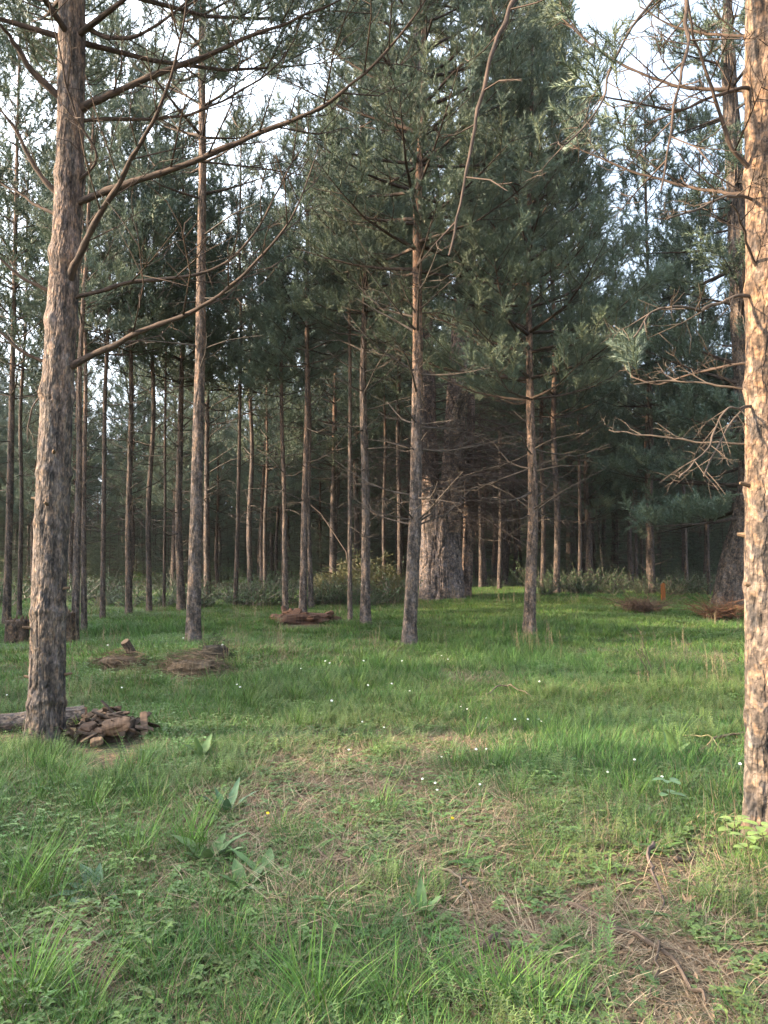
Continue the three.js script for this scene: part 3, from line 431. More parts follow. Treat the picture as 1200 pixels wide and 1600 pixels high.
{
  const r = rngOf(77); let made = 0;
  for (let k = 0; k < 4000 && made < 270; k++) {
    const d = made < 110 ? 27 + 26 * r() : 45 + 55 * r(), a = (r() - 0.5) * 1.12, x = Math.tan(a) * d, z = -d; if (!clear(x, z, 1.3 + d * 0.008)) continue;
    if (Math.abs(x - 2) < 2.5 && d < 30) continue;
    copyTree(protos[Math.floor(r() * 7)], x, z, (x / d < -0.08 || x / d > 0.24 ? 0.58 : 0.85) + 0.3 * r(), r() * 6.28, 'background_pine', (d < 50 ? 'dim slender pine inside the wood ' : 'faint distant pine far inside the wood ') + whereIn(x, z), (d < 50 ? 'dim pines ' : 'distant pines ') + whereIn(x, z)); made++;
  }
  made = 0;
  for (let k = 0; k < 3000 && made < 36; k++) {
    const x = -9 - 34 * r(), z = -34 + 46 * r(); if (x > -0.62 * Math.abs(z) - 3 && z < 0) continue; if (!clear(x, z, 2.6)) continue;
    const gap = z + 4.6 - (x + 2) * 0.02; const inGap = Math.abs(gap) < 4.4; if (inGap) continue;
    copyTree(protos[Math.floor(r() * 7)], x, z, 0.55 + 0.3 * r(), r() * 6.28, 'flanking_pine', 'one of the pines beyond the left edge that shade the clearing', 'pines beyond the left edge'); made++;
  }
}
// the far-off wood that closes the view
{
  const g = new Geo(), r = rngOf(83); for (let k = 0; k < 900; k++) { const y = 7 * r(), q = (0.25 + 1.3 * (1 - y / 7)) * Math.sqrt(r()), a = r() * 6.28, f = 0.6 + 0.8 * r(); g.blade(V(Math.cos(a) * q, y, Math.sin(a) * q), V(Math.cos(a), 0.5 * (r() - 0.4), Math.sin(a)).normalize(), V(0, -0.2, 0), 0.45, 0.07, 2, [0.06 * f, 0.07 * f, 0.045 * f]); } g.tube([V(0, -0.3, 0), V(0, 7, 0)], [0.1, 0.02], 6, { c: [0.2, 0.15, 0.13] });
  const list = []; for (let k = 0; k < 520; k++) { const d = 66 + 50 * r(), a = (r() - 0.5) * 1.5, x = Math.sin(a) * d, z = -Math.cos(a) * d; list.push([x, z]); }
  const im = new THREE.InstancedMesh(g.build(), M.needle, list.length); im.name = 'distant_wood'; im.castShadow = im.receiveShadow = true; im.userData = { kind: 'stuff', label: 'far-off mass of young conifers closing the view between the trunks', category: 'wood' };
  list.forEach(([x, z], k) => { const s = 1.0 + 0.8 * r(); qT.setFromAxisAngle(UPY, r() * 6.28); mT.compose(V(x, terrain(x, z), z), qT, V(s, s, s)); im.setMatrixAt(k, mT); const t = 0.8 + 0.4 * r(); im.setColorAt(k, cT.setRGB(t, t, t)); }); scene.add(im);
}
// young spruces in the shade
{
  const ps = [];
  for (let k = 0; k < 3; k++) {
    const t = new THREE.Group(), r = rngOf(90 + k), H = 3.4 + k, g = new Geo(), c = []; g.tube([V(0, -0.1, 0), V(0.03, H / 2, 0), V(0, H, 0)], [0.045, 0.03, 0.006], 7, { c: [0.2, 0.16, 0.14] }); addMesh('trunk', g.build(true), M.branch, t); const m = new Geo();
    for (let y = 0.25; y < H; y += 0.2) for (let q = 0; q < 6; q++) { const az = r() * 6.28, L = 0.12 + (1 - y / H) * (1.1 + 0.3 * r()), d = V(Math.cos(az), -0.05 + 0.3 * r(), Math.sin(az)).normalize(), b = V(0, y, 0); bough(m, [b, b.clone().addScaledVector(d, L * 0.5), b.clone().addScaledVector(d, L).add(V(0, -0.06, 0))], 0.012, { twigs: 3.2, step: 0.3, size: 0.85, seg: 3, green: 0.1, from: 0.15, rise: -0.05, curl: 0 }, r, c); }
    addMesh('branches', m.build(true), M.branch, t).userData.kind = 'stuff'; putCrown(t, 'crown', spruceSpray, c, M.needle, [0.065, 0.095, 0.065], r); ps.push(t);
  }
  const rf = rngOf(81); for (let k = 0; k < 34; k++) { const x = -9.5 - 8 * rf(), z = -19 + 23 * (k + rf()) / 34; if (z < 0 && x > -0.62 * Math.abs(z) - 2.2) { if (z < -8) continue; } copyTree(ps[k % 3], x, z, 1.1 + 0.35 * rf(), rf() * 6.28, 'flanking_spruce', 'one of the young spruces beyond the left edge that shade the grass', 'young spruces beyond the left edge'); }
  const r = rngOf(79); let made = 0;
  for (let k = 0; k < 3000 && made < 210; k++) { const d = 29 + 45 * r(), a = (r() - 0.5) * 1.1, x = Math.tan(a) * d, z = -d; if (!clear(x, z, 1.2)) continue; copyTree(ps[made % 3], x, z, (0.55 + 0.6 * r()) * (d > 42 ? 1.4 : 0.85), r() * 6.28, 'young_spruce', 'small bushy young spruce among the trunks ' + whereIn(x, z), 'young spruces ' + whereIn(x, z)); made++; }
}

// thin air haze between the trunks
scene.fog = new THREE.FogExp2(new THREE.Color(0.82, 0.86, 0.92), 0.0002);

// ------------------------------------------------------------------ grass, herbs and litter
function tuft(seed, n, h, w, spread, lean, tones, seg = 3) {
  const g = new Geo(), r = rngOf(seed);
  for (let k = 0; k < n; k++) { const a = r() * 6.28, q = spread * Math.sqrt(r()), az = a + (r() - 0.5) * 2, tl = lean * (0.2 + r()), d = V(Math.cos(az) * tl, 1, Math.sin(az) * tl).normalize(), t = tones[Math.floor(r() * tones.length)], f = 0.55 + 0.9 * r(); g.blade(V(Math.cos(a) * q, -0.01, Math.sin(a) * q), d, V(Math.cos(az) * lean * r() * 1.1, -0.25 * r(), Math.sin(az) * lean * r() * 1.1), h * (0.45 + 0.75 * r()), w * (0.7 + 0.6 * r()), seg, [t[0] * f, t[1] * f, t[2] * f]); }
  return g.build();
}
const GT = [[0.09, 0.19, 0.032], [0.072, 0.165, 0.032], [0.13, 0.24, 0.04], [0.048, 0.105, 0.025], [0.17, 0.255, 0.052]], DRY = [[0.29, 0.205, 0.125], [0.20, 0.13, 0.085], [0.38, 0.29, 0.19]];
const finerGrass = tuft(1, 46, 0.125, 0.0032, 0.11, 0.55, [...GT, ...GT, DRY[0]]), tallGrass = tuft(2, 40, 0.30, 0.0045, 0.09, 0.5, GT, 4), farGrass = tuft(3, 120, 0.11, 0.0065, 0.32, 0.6, [...GT, ...GT, ...GT, DRY[0]], 2), brightGrass = tuft(4, 30, 0.36, 0.007, 0.10, 0.6, [[0.15, 0.24, 0.035], [0.12, 0.21, 0.04]], 5), straw = tuft(5, 40, 0.13, 0.003, 0.14, 1.6, DRY, 2);
function herbGeo(seed, n, s, tone) { const g = new Geo(), r = rngOf(seed); for (let k = 0; k < n; k++) { const a = r() * 6.28, q = 0.02 + 0.07 * Math.sqrt(r()), h = s * (0.5 + 0.8 * r()), b = V(Math.cos(a) * q * 0.4, 0, Math.sin(a) * q * 0.4), e = V(Math.cos(a) * q, h, Math.sin(a) * q), f = 0.75 + 0.5 * r(), c = tone.map((x) => x * f); g.blade(b, e.clone().sub(b).normalize(), V(0, 0, 0), e.distanceTo(b), 0.003, 1, c); for (let j = -1; j <= 1; j++) { const az = a + j * 1.5, d = V(Math.cos(az), 0.25, Math.sin(az)).normalize(); g.leaf(e, d, UPY, 0.023 * (0.8 + 0.6 * r()), 0.017, { n: 3, c }); } } return g.build(); }
function whorlHerb(seed, tone) { const g = new Geo(), r = rngOf(seed); for (let s = 0; s < 6; s++) { const a = r() * 6.28, d = V(Math.cos(a) * 0.3, 1, Math.sin(a) * 0.3).normalize(), b = V((r() - 0.5) * 0.14, 0, (r() - 0.5) * 0.14), H = 0.12 + 0.14 * r(), f = 0.8 + 0.4 * r(), c = tone.map((x) => x * f); g.blade(b, d, V(0, 0, 0), H, 0.004, 1, c); for (let y = 0.03; y < H; y += 0.022) for (let k = 0; k < 4; k++) { const az = k * 1.57 + y * 40, q = b.clone().addScaledVector(d, y); g.blade(q, V(Math.cos(az), 0.6, Math.sin(az)).normalize(), V(0, -0.2, 0), 0.035, 0.006, 2, c); } } return g.build(); }
const trefoil = herbGeo(21, 9, 0.06, [0.13, 0.205, 0.05]), lowHerb = herbGeo(22, 12, 0.035, [0.14, 0.205, 0.055]), whorl = whorlHerb(23, [0.15, 0.215, 0.06]);
const litterGeo = (() => { const g = new Geo(), r = rngOf(31); for (let k = 0; k < 34; k++) { const a = r() * 6.28, b = V((r() - 0.5) * 0.34, 0.004 + 0.015 * r(), (r() - 0.5) * 0.34), t = DRY[Math.floor(r() * 3)], f = 0.7 + 0.6 * r(); g.blade(b, V(Math.cos(a), (r() - 0.5) * 0.25, Math.sin(a)).normalize(), V(0.1 * (r() - 0.5), 0, 0.1 * (r() - 0.5)), 0.05 + 0.08 * r(), 0.003, 1, [t[0] * f, t[1] * f, t[2] * f], V(-Math.sin(a), 0.1, Math.cos(a))); } for (let k = 0; k < 4; k++) { const a = r() * 6.28; g.leaf(V((r() - 0.5) * 0.3, 0.012, (r() - 0.5) * 0.3), V(Math.cos(a), 0.1, Math.sin(a)).normalize(), UPY, 0.022 + 0.015 * r(), 0.014, { n: 3, c: [0.22, 0.14, 0.085], droop: -0.3 }); } return g.build(); })();

// where the sward is thin and brown litter shows, read off the photograph's ground
const bare = [[620, 1330, 0.7, 1.0], [560, 1240, 0.9, 1.0], [710, 1270, 0.6, 0.8], [480, 1300, 0.4, 0.6], [660, 1162, 0.8, 1.0], [520, 1190, 0.7, 0.8], [1000, 1400, 0.5, 0.75], [900, 1500, 0.45, 0.7], [1120, 1510, 0.5, 0.8], [820, 1420, 0.5, 0.6], [1020, 1580, 0.5, 0.6], [80, 1470, 0.35, 0.5], [0, 1540, 0.25, 0.7], [250, 1170, 0.5, 0.4], [1080, 1030, 1.0, 0.6], [850, 1240, 0.5, 0.4], [710, 1062, 0.7, 0.6]].map(([x, y, r, s]) => { const { p } = onGround(x, y); return [p.x, p.z, r, s]; });
function bareness(x, z) { let v = 0; for (const [a, b, r, s] of bare) v = Math.max(v, s * Math.exp(-((x - a) ** 2 + (z - b) ** 2) / (r * r))); return clamp(v * 1.15 + 1.2 * (fbm(x * 1.3 + 60, z * 1.3 + 60, 4) - 0.53)); }
const solids = [];                                    // keep blades out of trunks
scene.children.forEach((o) => { if (o.name.includes('pine_tree')) solids.push([o.position.x, o.position.z, o.name.startsWith('old') ? 0.6 : 0.13]); });
for (const [x, y, q] of [[168, 1152, 0.34], [175, 1178, 0.3], [145, 1172, 0.28], [200, 1170, 0.25], [170, 1200, 0.22], [205, 1030, 0.12], [185, 1044, 0.3], [300, 1054, 0.42], [285, 1062, 0.25], [330, 1058, 0.25], [335, 1034, 0.2], [26, 1008, 0.3], [100, 1010, 0.2], [476, 974, 0.5], [455, 980, 0.3], [500, 980, 0.3], [1000, 960, 0.4], [1128, 970, 0.4], [1036, 941, 0.12], [690, 1160, 0.15], [-40, 1150, 0.3], [0, 1145, 0.3], [40, 1140, 0.3], [115, 1138, 0.25], [20, 1160, 0.2], [-20, 1165, 0.2], [120, 1155, 0.2]]) { const { p } = onGround(x, y); solids.push([p.x, p.z, q]); }
const fallen = [                                       // sticks and twigs lying about, along points seen on the ground
  [[[1085, 1186, 0.03], [1110, 1175, 0.05], [1140, 1164, 0.06], [1162, 1160, 0.05]], 0.016, 'pale barkless stick in the grass left of the right trunk', { c: [0.50, 0.35, 0.22], twigs: 0 }],
  [[[1068, 1163, 0.05], [1100, 1170, 0.09], [1135, 1188, 0.03]], 0.006, 'thin pale twig crossing the barkless stick', { c: [0.36, 0.34, 0.2], twigs: 0 }],
  [[[885, 1430, 0.03], [930, 1450, 0.03], [985, 1485, 0.04], [1040, 1515, 0.04], [1080, 1560, 0.03], [1100, 1592, 0.03]], 0.012, 'long thin stick lying slantwise in the brown litter at lower right'],
  [[[1022, 1345, 0.07], [1018, 1375, 0.06], [1030, 1410, 0.05], [1032, 1440, 0.02]], 0.009, 'short grey forked twig standing up in the litter at right', { c: [0.25, 0.19, 0.17] }],
  [[[1055, 1358, 0.03], [1080, 1352, 0.03], [1102, 1344, 0.04]], 0.011, 'short brown stick pointing at the foot of the right trunk', { twigs: 0 }],
  [[[685, 1370, 0.03], [715, 1395, 0.05], [738, 1430, 0.03]], 0.007, 'curved grey twig on the ground at bottom centre', { c: [0.29, 0.25, 0.21] }],
  [[[1030, 1490, 0.02], [1025, 1530, 0.03], [1015, 1600, 0.02]], 0.006, 'thin dark twig crossing the long slanting stick', {}],
  [[[755, 1500, 0.02], [775, 1497, 0.04], [797, 1500, 0.03]], 0.016, 'stubby dark piece of branch on the litter at bottom right', { c: [0.17, 0.12, 0.095], twigs: 0 }],
  [[[760, 1094, 0.04], [785, 1086, 0.08], [805, 1088, 0.08], [830, 1098, 0.03]], 0.009, 'bent pale twig in the middle of the clearing', { c: [0.36, 0.29, 0.23], twigs: 1 }],
  [[[150, 1540, 0.03], [165, 1555, 0.05], [180, 1575, 0.03]], 0.008, 'short brown twig in the grass at lower left', {}],
  [[[130, 1475, 0.02], [150, 1500, 0.04], [165, 1520, 0.02]], 0.005, 'thin grey twig in the grass above the brown one at lower left', {}],
  [[[495, 1345, 0.03], [530, 1358, 0.03], [565, 1368, 0.02]], 0.006, 'thin twig beside the dock leaves near bottom centre', {}],
];
for (const [pxs] of fallen) for (let k = 0; k < pxs.length - 1; k++) for (let q = 0; q <= 1; q += 0.125) { const { p } = onGround(lerp(pxs[k][0], pxs[k + 1][0], q), lerp(pxs[k][1], pxs[k + 1][1], q)); solids.push([p.x, p.z + 0.03, 0.075]); }
function scatter(name, label, category, geo, m, count, seed, region, keep, size, tone) {
  const r = rngOf(seed), list = []; let tries = 0;
  while (list.length < count && tries++ < count * 12) { const [x, z] = region(r); if (solids.some(([a, b, q]) => (a - x) ** 2 + (b - z) ** 2 < q * q)) continue; const k = keep(x, z); if (r() < k) list.push([x, z, size(r, x, z)]); }
  const im = new THREE.InstancedMesh(geo, m, list.length); im.name = name; im.userData = { kind: 'stuff', label, category }; im.castShadow = im.receiveShadow = true;
  list.forEach(([x, z, s], k) => { qT.setFromAxisAngle(UPY, r() * 6.28); mT.compose(V(x, terrain(x, z), z), qT, V(s, s * (0.8 + 0.4 * r()), s)); im.setMatrixAt(k, mT); const t = 0.7 + 0.6 * r(), pat = fbm(x * 0.5 + 7, z * 0.5 + 7, 3) - 0.5; im.setColorAt(k, tone ? cT.setRGB(t * tone[0], t * tone[1], t * tone[2]) : cT.setRGB(t * (1 + 0.25 * pat + 0.3 * (r() - 0.5)), t, t * (1 - 0.2 * pat))); });
  scene.add(im);
}
// points in the fan in front of the camera, between two distances
const fan = (d0, d1, half = 0.7) => (r) => { const a0 = d0 + 1.6, a1 = d1 + 2.5, d = Math.sqrt(lerp(a0 * a0, a1 * a1, r())), a = (r() - 0.5) * 2 * half; return [Math.sin(a) * d, 2.5 - Math.cos(a) * d]; };
const lush = (x, z) => fbm(x * 0.8 + 3, z * 0.8 + 3, 3);
scatter('meadow_grass', 'fine short green grass over the near clearing', 'grass', finerGrass, M.grass, 21000, 1001, fan(1.5, 9.5), (x, z) => 1 - 0.97 * bareness(x, z), (r) => 0.5 + 0.65 * r());
scatter('tall_grass', 'longer soft grass in patches over the clearing', 'grass', tallGrass, M.grass, 3000, 1002, fan(1.6, 15), (x, z) => sstep(0.44, 0.66, lush(x, z)) * (1 - bareness(x, z)) * (1 - 0.85 * sstep(0.2, 1.0, x) * sstep(-5.2, -3.4, z)), (r) => 0.4 + 0.5 * r());
scatter('clearing_grass', 'dense green grass covering the back of the clearing', 'grass', farGrass, M.grass, 17000, 1003, fan(8, 27, 0.75), (x, z) => 1 - 0.8 * bareness(x, z), (r) => 0.55 + 0.6 * r());
scatter('woodland_grass', 'thin grass and seedlings on the shaded floor of the wood', 'grass', farGrass, M.grass, 7500, 1004, fan(26, 70, 0.75), (x, z) => 0.3 + lush(x, z) * 0.6, (r) => 0.8 + 1.0 * r());
scatter('clover_leaves', 'low three-leaved herbs mixed into the grass', 'herb', trefoil, M.leaf, 12000, 1005, fan(1.6, 20), (x, z) => (1 - 0.7 * bareness(x, z)) * sstep(0.44, 0.68, fbm(x * 1.1 + 20, z * 1.1 + 20, 3)), (r) => 0.5 + 0.7 * r());
scatter('ground_herbs', 'tiny creeping green leaves over the litter', 'herb', lowHerb, M.leaf, 6200, 1006, fan(1.5, 9), (x, z) => 0.35 + 0.1 * bareness(x, z), (r) => 0.6 + 0.7 * r());
scatter('bedstraw', 'upright narrow-leaved herb stems in the near grass', 'herb', whorl, M.grass, 2600, 1007, fan(1.6, 10), (x, z) => sstep(0.45, 0.62, fbm(x * 0.9 + 33, z * 0.9 + 33, 3)) * (1 - 0.8 * bareness(x, z)), (r) => 0.4 + 0.45 * r());
scatter('needle_litter', 'brown fallen needles and dead leaves on the ground', 'litter', litterGeo, M.litter, 13000, 1008, fan(1.4, 11), (x, z) => 0.15 + bareness(x, z), (r) => 0.7 + 0.7 * r(), [1, 1, 1]);
scatter('dry_straw', 'dead straw tufts in the thin patches of grass', 'dry grass', straw, M.litter, 2400, 1009, fan(1.5, 12), (x, z) => bareness(x, z), (r) => 0.6 + 0.6 * r(), [1, 1, 1]);
{ // small broad-leaved weeds through the sward
  const g = new Geo(), r = rngOf(27); for (let k = 0; k < 7; k++) { const a = k * 0.9 + r() * 0.4, el = 0.35 + 0.5 * r(), d = V(Math.cos(a) * Math.cos(el), Math.sin(el), Math.sin(a) * Math.cos(el)), f = 0.8 + 0.4 * r(); g.leaf(V(0, 0.01, 0), d, UPY, 0.09 + 0.06 * r(), 0.032 + 0.015 * r(), { n: 5, wavy: 0.12, droop: 0.4, c: [0.11 * f, 0.20 * f, 0.045 * f] }); }
  scatter('plantain_weeds', 'small broad-leaved weeds dotted through the sward', 'weed', g.build(true), M.leaf, 2600, 1012, fan(1.6, 19), (x, z) => (0.2 + sstep(0.5, 0.7, fbm(x * 0.7 + 80, z * 0.7 + 80, 3))) * (1 - 0.7 * bareness(x, z)), (r2) => 0.35 + 0.55 * r2());
  const h = new Geo(); for (let k = 0; k < 5; k++) { const b = V((r() - 0.5) * 0.2, 0, (r() - 0.5) * 0.2), e = b.clone().add(V((r() - 0.5) * 0.12, 0.22 + 0.2 * r(), (r() - 0.5) * 0.12)); h.tube([b, b.clone().lerp(e, 0.5).add(V(0.01, 0, 0.01)), e], [0.002, 0.0018, 0.001], 3, { c: [0.24, 0.18, 0.11], cap: false }); for (let j = 0; j < 5; j++) h.blade(b.clone().lerp(e, 0.4 + 0.6 * r()), rndDir(r).addScaledVector(UPY, 0.6).normalize(), V(0, -0.2, 0), 0.05, 0.004, 2, [0.28, 0.19, 0.11]); }
  scatter('dead_stalks', 'thin brown dead stalks standing in the grass', 'dry stalks', h.build(true), M.litter, 420, 1013, fan(1.7, 20), (x, z) => sstep(0.5, 0.65, fbm(x * 0.6 + 15, z * 0.6 + 95, 3)), (r2) => 0.5 + 0.7 * r2(), [1, 1, 1]);
}
{ // bright long-bladed clumps at lower left and bottom
  const spots = [[310, 1330], [285, 1345], [40, 1390], [20, 1430], [80, 1400], [760, 1580], [800, 1570], [840, 1590], [60, 1560], [20, 1590], [620, 1590], [500, 1590], [985, 1250], [960, 1210], [215, 1350], [130, 1590]];
  const im = new THREE.InstancedMesh(brightGrass, M.grass, spots.length * 2), r = rngOf(5); im.name = 'bright_grass'; im.userData = { kind: 'stuff', label: 'yellow-green long-bladed grass clumps at lower left and bottom', category: 'grass' };
  spots.forEach(([x, y], k) => { for (let j = 0; j < 2; j++) { const { p } = onGround(x + 20 * (r() - 0.5), y + 14 * (r() - 0.5)); qT.setFromAxisAngle(UPY, r() * 6.28); const s = 0.5 + 0.35 * r(); mT.compose(p, qT, V(s, s, s)); im.setMatrixAt(k * 2 + j, mT); im.setColorAt(k * 2 + j, cT.setRGB(0.9, 1, 0.9)); } }); scene.add(im);
}
// dark shrubs along the edge of the wood
{
  const g = new Geo(), r = rngOf(61); for (let k = 0; k < 26; k++) { const d = rndDir(r); d.y = Math.abs(d.y) + 0.3; d.normalize(); const L = 0.35 + 0.35 * r(), b = V((r() - 0.5) * 0.3, 0, (r() - 0.5) * 0.3), e = b.clone().addScaledVector(d, L); g.tube([b, e], [0.006, 0.003], 3, { c: [0.13, 0.10, 0.08], cap: false }); for (let j = 0; j < 24; j++) { const q = b.clone().lerp(e, 0.25 + 0.75 * r()), f = 0.7 + 0.6 * r(); g.leaf(q, rndDir(r).addScaledVector(UPY, 0.2).normalize(), UPY, 0.03 + 0.025 * r(), 0.02, { n: 2, c: [0.075 * f, 0.12 * f, 0.045 * f] }); } }
  scatter('woodland_shrubs', 'low leafy undergrowth along the dark edge of the wood', 'undergrowth', g.build(), M.leaf, 900, 1011, fan(22, 85, 0.64), (x, z) => sstep(0.42, 0.6, fbm(x * 0.25 + 50, z * 0.25 + 50, 3)) * sstep(20.5, 25, -z + (x < 0 ? 4 : 0) - 0.1 * Math.abs(x)), (r2) => 0.7 + 1.1 * r2(), [1, 1, 1]);
  const edgeSpots = []; { const q = rngOf(67); for (let k = 0; k < 90; k++) { const px = k < 55 ? 850 + 290 * q() : 150 + 480 * q(); edgeSpots.push(onGround(px, (k < 55 ? 928 : 948) + 8 * q() - 4).p); } } let es = 0;
  scatter('edge_shrubs', 'light green leafy seedlings where the grass meets the wood', 'undergrowth', g.build(), M.leaf, 90, 1014, () => { const e = edgeSpots[es++ % 90]; return [e.x, e.z]; }, () => 1, (r2) => 0.5 + 1.0 * r2(), [1, 1, 1]);
}

// ------------------------------------------------------------------ things lying on the ground
function stick(pxs, r0, label, o = {}) {              // a fallen stick along points seen on the ground
  const W = pxs.map(([x, y, up = 0.02]) => { const q = onGround(x, y).p; q.y += up + 0.012; return q; }), b = W[0].clone(), t = thing(o.name || 'fallen_stick', label, o.cat || 'stick', b, o.group), g = new Geo(), r = rngOf(Math.round(pxs[0][0] * 7 + pxs[0][1]));
  bough(g, W.map((q) => q.sub(b)), r0, { twigs: o.twigs ?? 1.5, twigLen: 0.3, sub: 1, seg: 7, fine: 3, rise: 0.1, curl: 0, c: o.c || [0.27, 0.20, 0.155], tip: r0 * 0.4 }, r, null); addMesh('stem', g.build(true), M.branch, t); return t;
}
for (const [pxs, r0, label, o] of fallen) stick(pxs, r0 * 1.25, label, o);
// felled log behind the left trunk
{
  const A = onGround(-70, 1150).p, B = onGround(133, 1130).p, t = thing('felled_log', 'pale grey felled log lying on the grass behind the big left trunk', 'log', A); A.y += 0.07; B.y += 0.07;
  const d = B.clone().sub(A), n = 60, P = Array.from({ length: n + 1 }, (_, k) => d.clone().multiplyScalar(k / n).add(V(0, 0.07 + 0.012 * Math.sin(k * 0.2), 0))), g = new Geo(); g.tube(P, P.map(() => 0.083), 30, { disp: (a, s) => (bark(a / 6.2832, s, 9, 3, 0)[0] - 0.7) * 0.010 + (vn(Math.cos(a) * 2 + 4, s * 3) - 0.5) * 0.018, color: (a, s) => { const f = 0.8 + 0.4 * vn(a * 4, s * 6); return [0.36 * f, 0.29 * f, 0.26 * f]; }, repeat: 1, cap: false }); addMesh('log_body', weld(g, 30), M.bark, t);
  const c = new Geo(), q = P[n].clone().addScaledVector(d.clone().normalize(), 0.004), e = q.clone().addScaledVector(d.clone().normalize(), 0.012); c.tube([P[n - 1], q, e], [0.074, 0.076, 0.07], 22, { c: [0.52, 0.30, 0.21] }); addMesh('cut_end', c.build(true), M.wood, t);
}
function chunk(parent, name, p, size, seed, col, m, turn = [0, 0, 0]) {  // a broken lump of wood or bark
  const s = new THREE.IcosahedronGeometry(1, 3), q = s.attributes.position; for (let k = 0; k < q.count; k++) { const x = q.getX(k), y = q.getY(k), z = q.getZ(k), box = 1 / Math.max(Math.abs(x), Math.abs(y), Math.abs(z), 0.75), n = 0.85 + 0.4 * fbm(x * 2 + seed, y * 5 + z * 2 + seed, 3) ; q.setXYZ(k, x * box * n * size[0], y * box * n * size[1], z * box * n * size[2]); }
  const c = new Float32Array(q.count * 3), uv = s.attributes.uv; for (let k = 0; k < q.count; k++) { const f = 0.7 + 0.6 * vn(q.getX(k) * 40 + seed, q.getZ(k) * 40 + q.getY(k) * 90); c[k * 3] = col[0] * f; c[k * 3 + 1] = col[1] * f; c[k * 3 + 2] = col[2] * f; uv.setXY(k, q.getX(k) * 2, q.getZ(k) * 2); } s.setAttribute('color', new THREE.Float32BufferAttribute(c, 3)); s.computeVertexNormals();
  const o = addMesh(name, s, m, parent); o.position.copy(p); o.rotation.set(...turn); return o;
}
function cylinderPiece(parent, name, p, r, len, turn, seed, col, cut) {  // a sawn billet with pale ends
  const g = new Geo(), P = Array.from({ length: 13 }, (_, k) => V(0, (k / 12 - 0.5) * len, 0)); g.tube(P, P.map(() => r), 26, { disp: (a, s) => (bark(a / 6.2832, s, 9, 6, 0)[0] - 0.7) * r * 0.16, color: (a, s) => { const f = 0.75 + 0.5 * vn(a * 4 + seed, s * 20); return col.map((c) => c * f); }, repeat: 1, cap: false });
  const o = addMesh(name, weld(g, 26), M.bark, parent); o.position.copy(p); o.rotation.set(...turn);
  const c = new Geo(), e = new Geo(); c.tube([V(0, len / 2 - 0.02, 0), V(0, len / 2 + 0.002, 0), V(0, len / 2 + 0.006, 0)], [r * 0.93, r * 0.93, r * 0.9], 22, { c: cut }); e.tube([V(0, -len / 2 + 0.02, 0), V(0, -len / 2 - 0.002, 0), V(0, -len / 2 - 0.006, 0)], [r * 0.93, r * 0.93, r * 0.9], 22, { c: cut }); addMesh('cut_end', c.build(true), M.wood, o); addMesh('cut_end', e.build(true), M.wood, o); return o;
}
{ // heap of rotten bark and wood at the foot of the left trunk
  const { p } = onGround(168, 1152), t = thing('rotten_stump', 'crumbling brown stump of bark slabs and split wood right of the left trunk', 'stump', p), r = rngOf(15);
  const m = chunk(t, 'stump_body', V(0, 0.03, 0), [0.22, 0.11, 0.18], 3, [0.17, 0.12, 0.09], M.wood); void m;
  for (let k = 0; k < 70; k++) { const a = r() * 6.28, q = 0.04 + 0.34 * r(); chunk(t, 'bark_slab', V(Math.cos(a) * q, 0.16 + 0.09 * r() - q * 0.38, Math.sin(a) * q), [0.025 + 0.085 * r(), 0.004 + 0.006 * r(), 0.010 + 0.022 * r()], k, ((f) => [0.25, 0.175, 0.135].map((c) => c * f))(0.4 + 1.0 * r()), M.wood, [(r() - 0.5) * 2.2, r() * 3, (r() - 0.5) * 1.0]); }
  chunk(t, 'wood_chunk', V(0.14, 0.13, 0.20), [0.10, 0.05, 0.065], 21, [0.48, 0.31, 0.22], M.wood, [0.3, 0.2, 0.1]); chunk(t, 'wood_chunk', V(0.04, 0.10, 0.25), [0.05, 0.03, 0.04], 22, [0.40, 0.25, 0.18], M.wood, [0.2, 0.8, 0]); chunk(t, 'wood_chunk', V(0.05, 0.05, 0.38), [0.045, 0.025, 0.035], 23, [0.46, 0.33, 0.24], M.wood, [0.2, 0.3, 0.1]);
  chunk(t, 'wood_chunk', V(-0.08, 0.12, 0.22), [0.06, 0.035, 0.05], 24, [0.33, 0.21, 0.16], M.wood, [0.1, 1.3, 0.1]);
}
{ // billet tilted out of the mound
  const { p } = onGround(205, 1030), t = thing('tilted_billet', 'short sawn billet poking up tilted from the grassy mound', 'log', p); cylinderPiece(t, 'log_body', V(-0.02, 0.12, 0), 0.055, 0.26, [0.5, 0, 0.35], 5, [0.20, 0.145, 0.11], [0.52, 0.36, 0.24]);
}
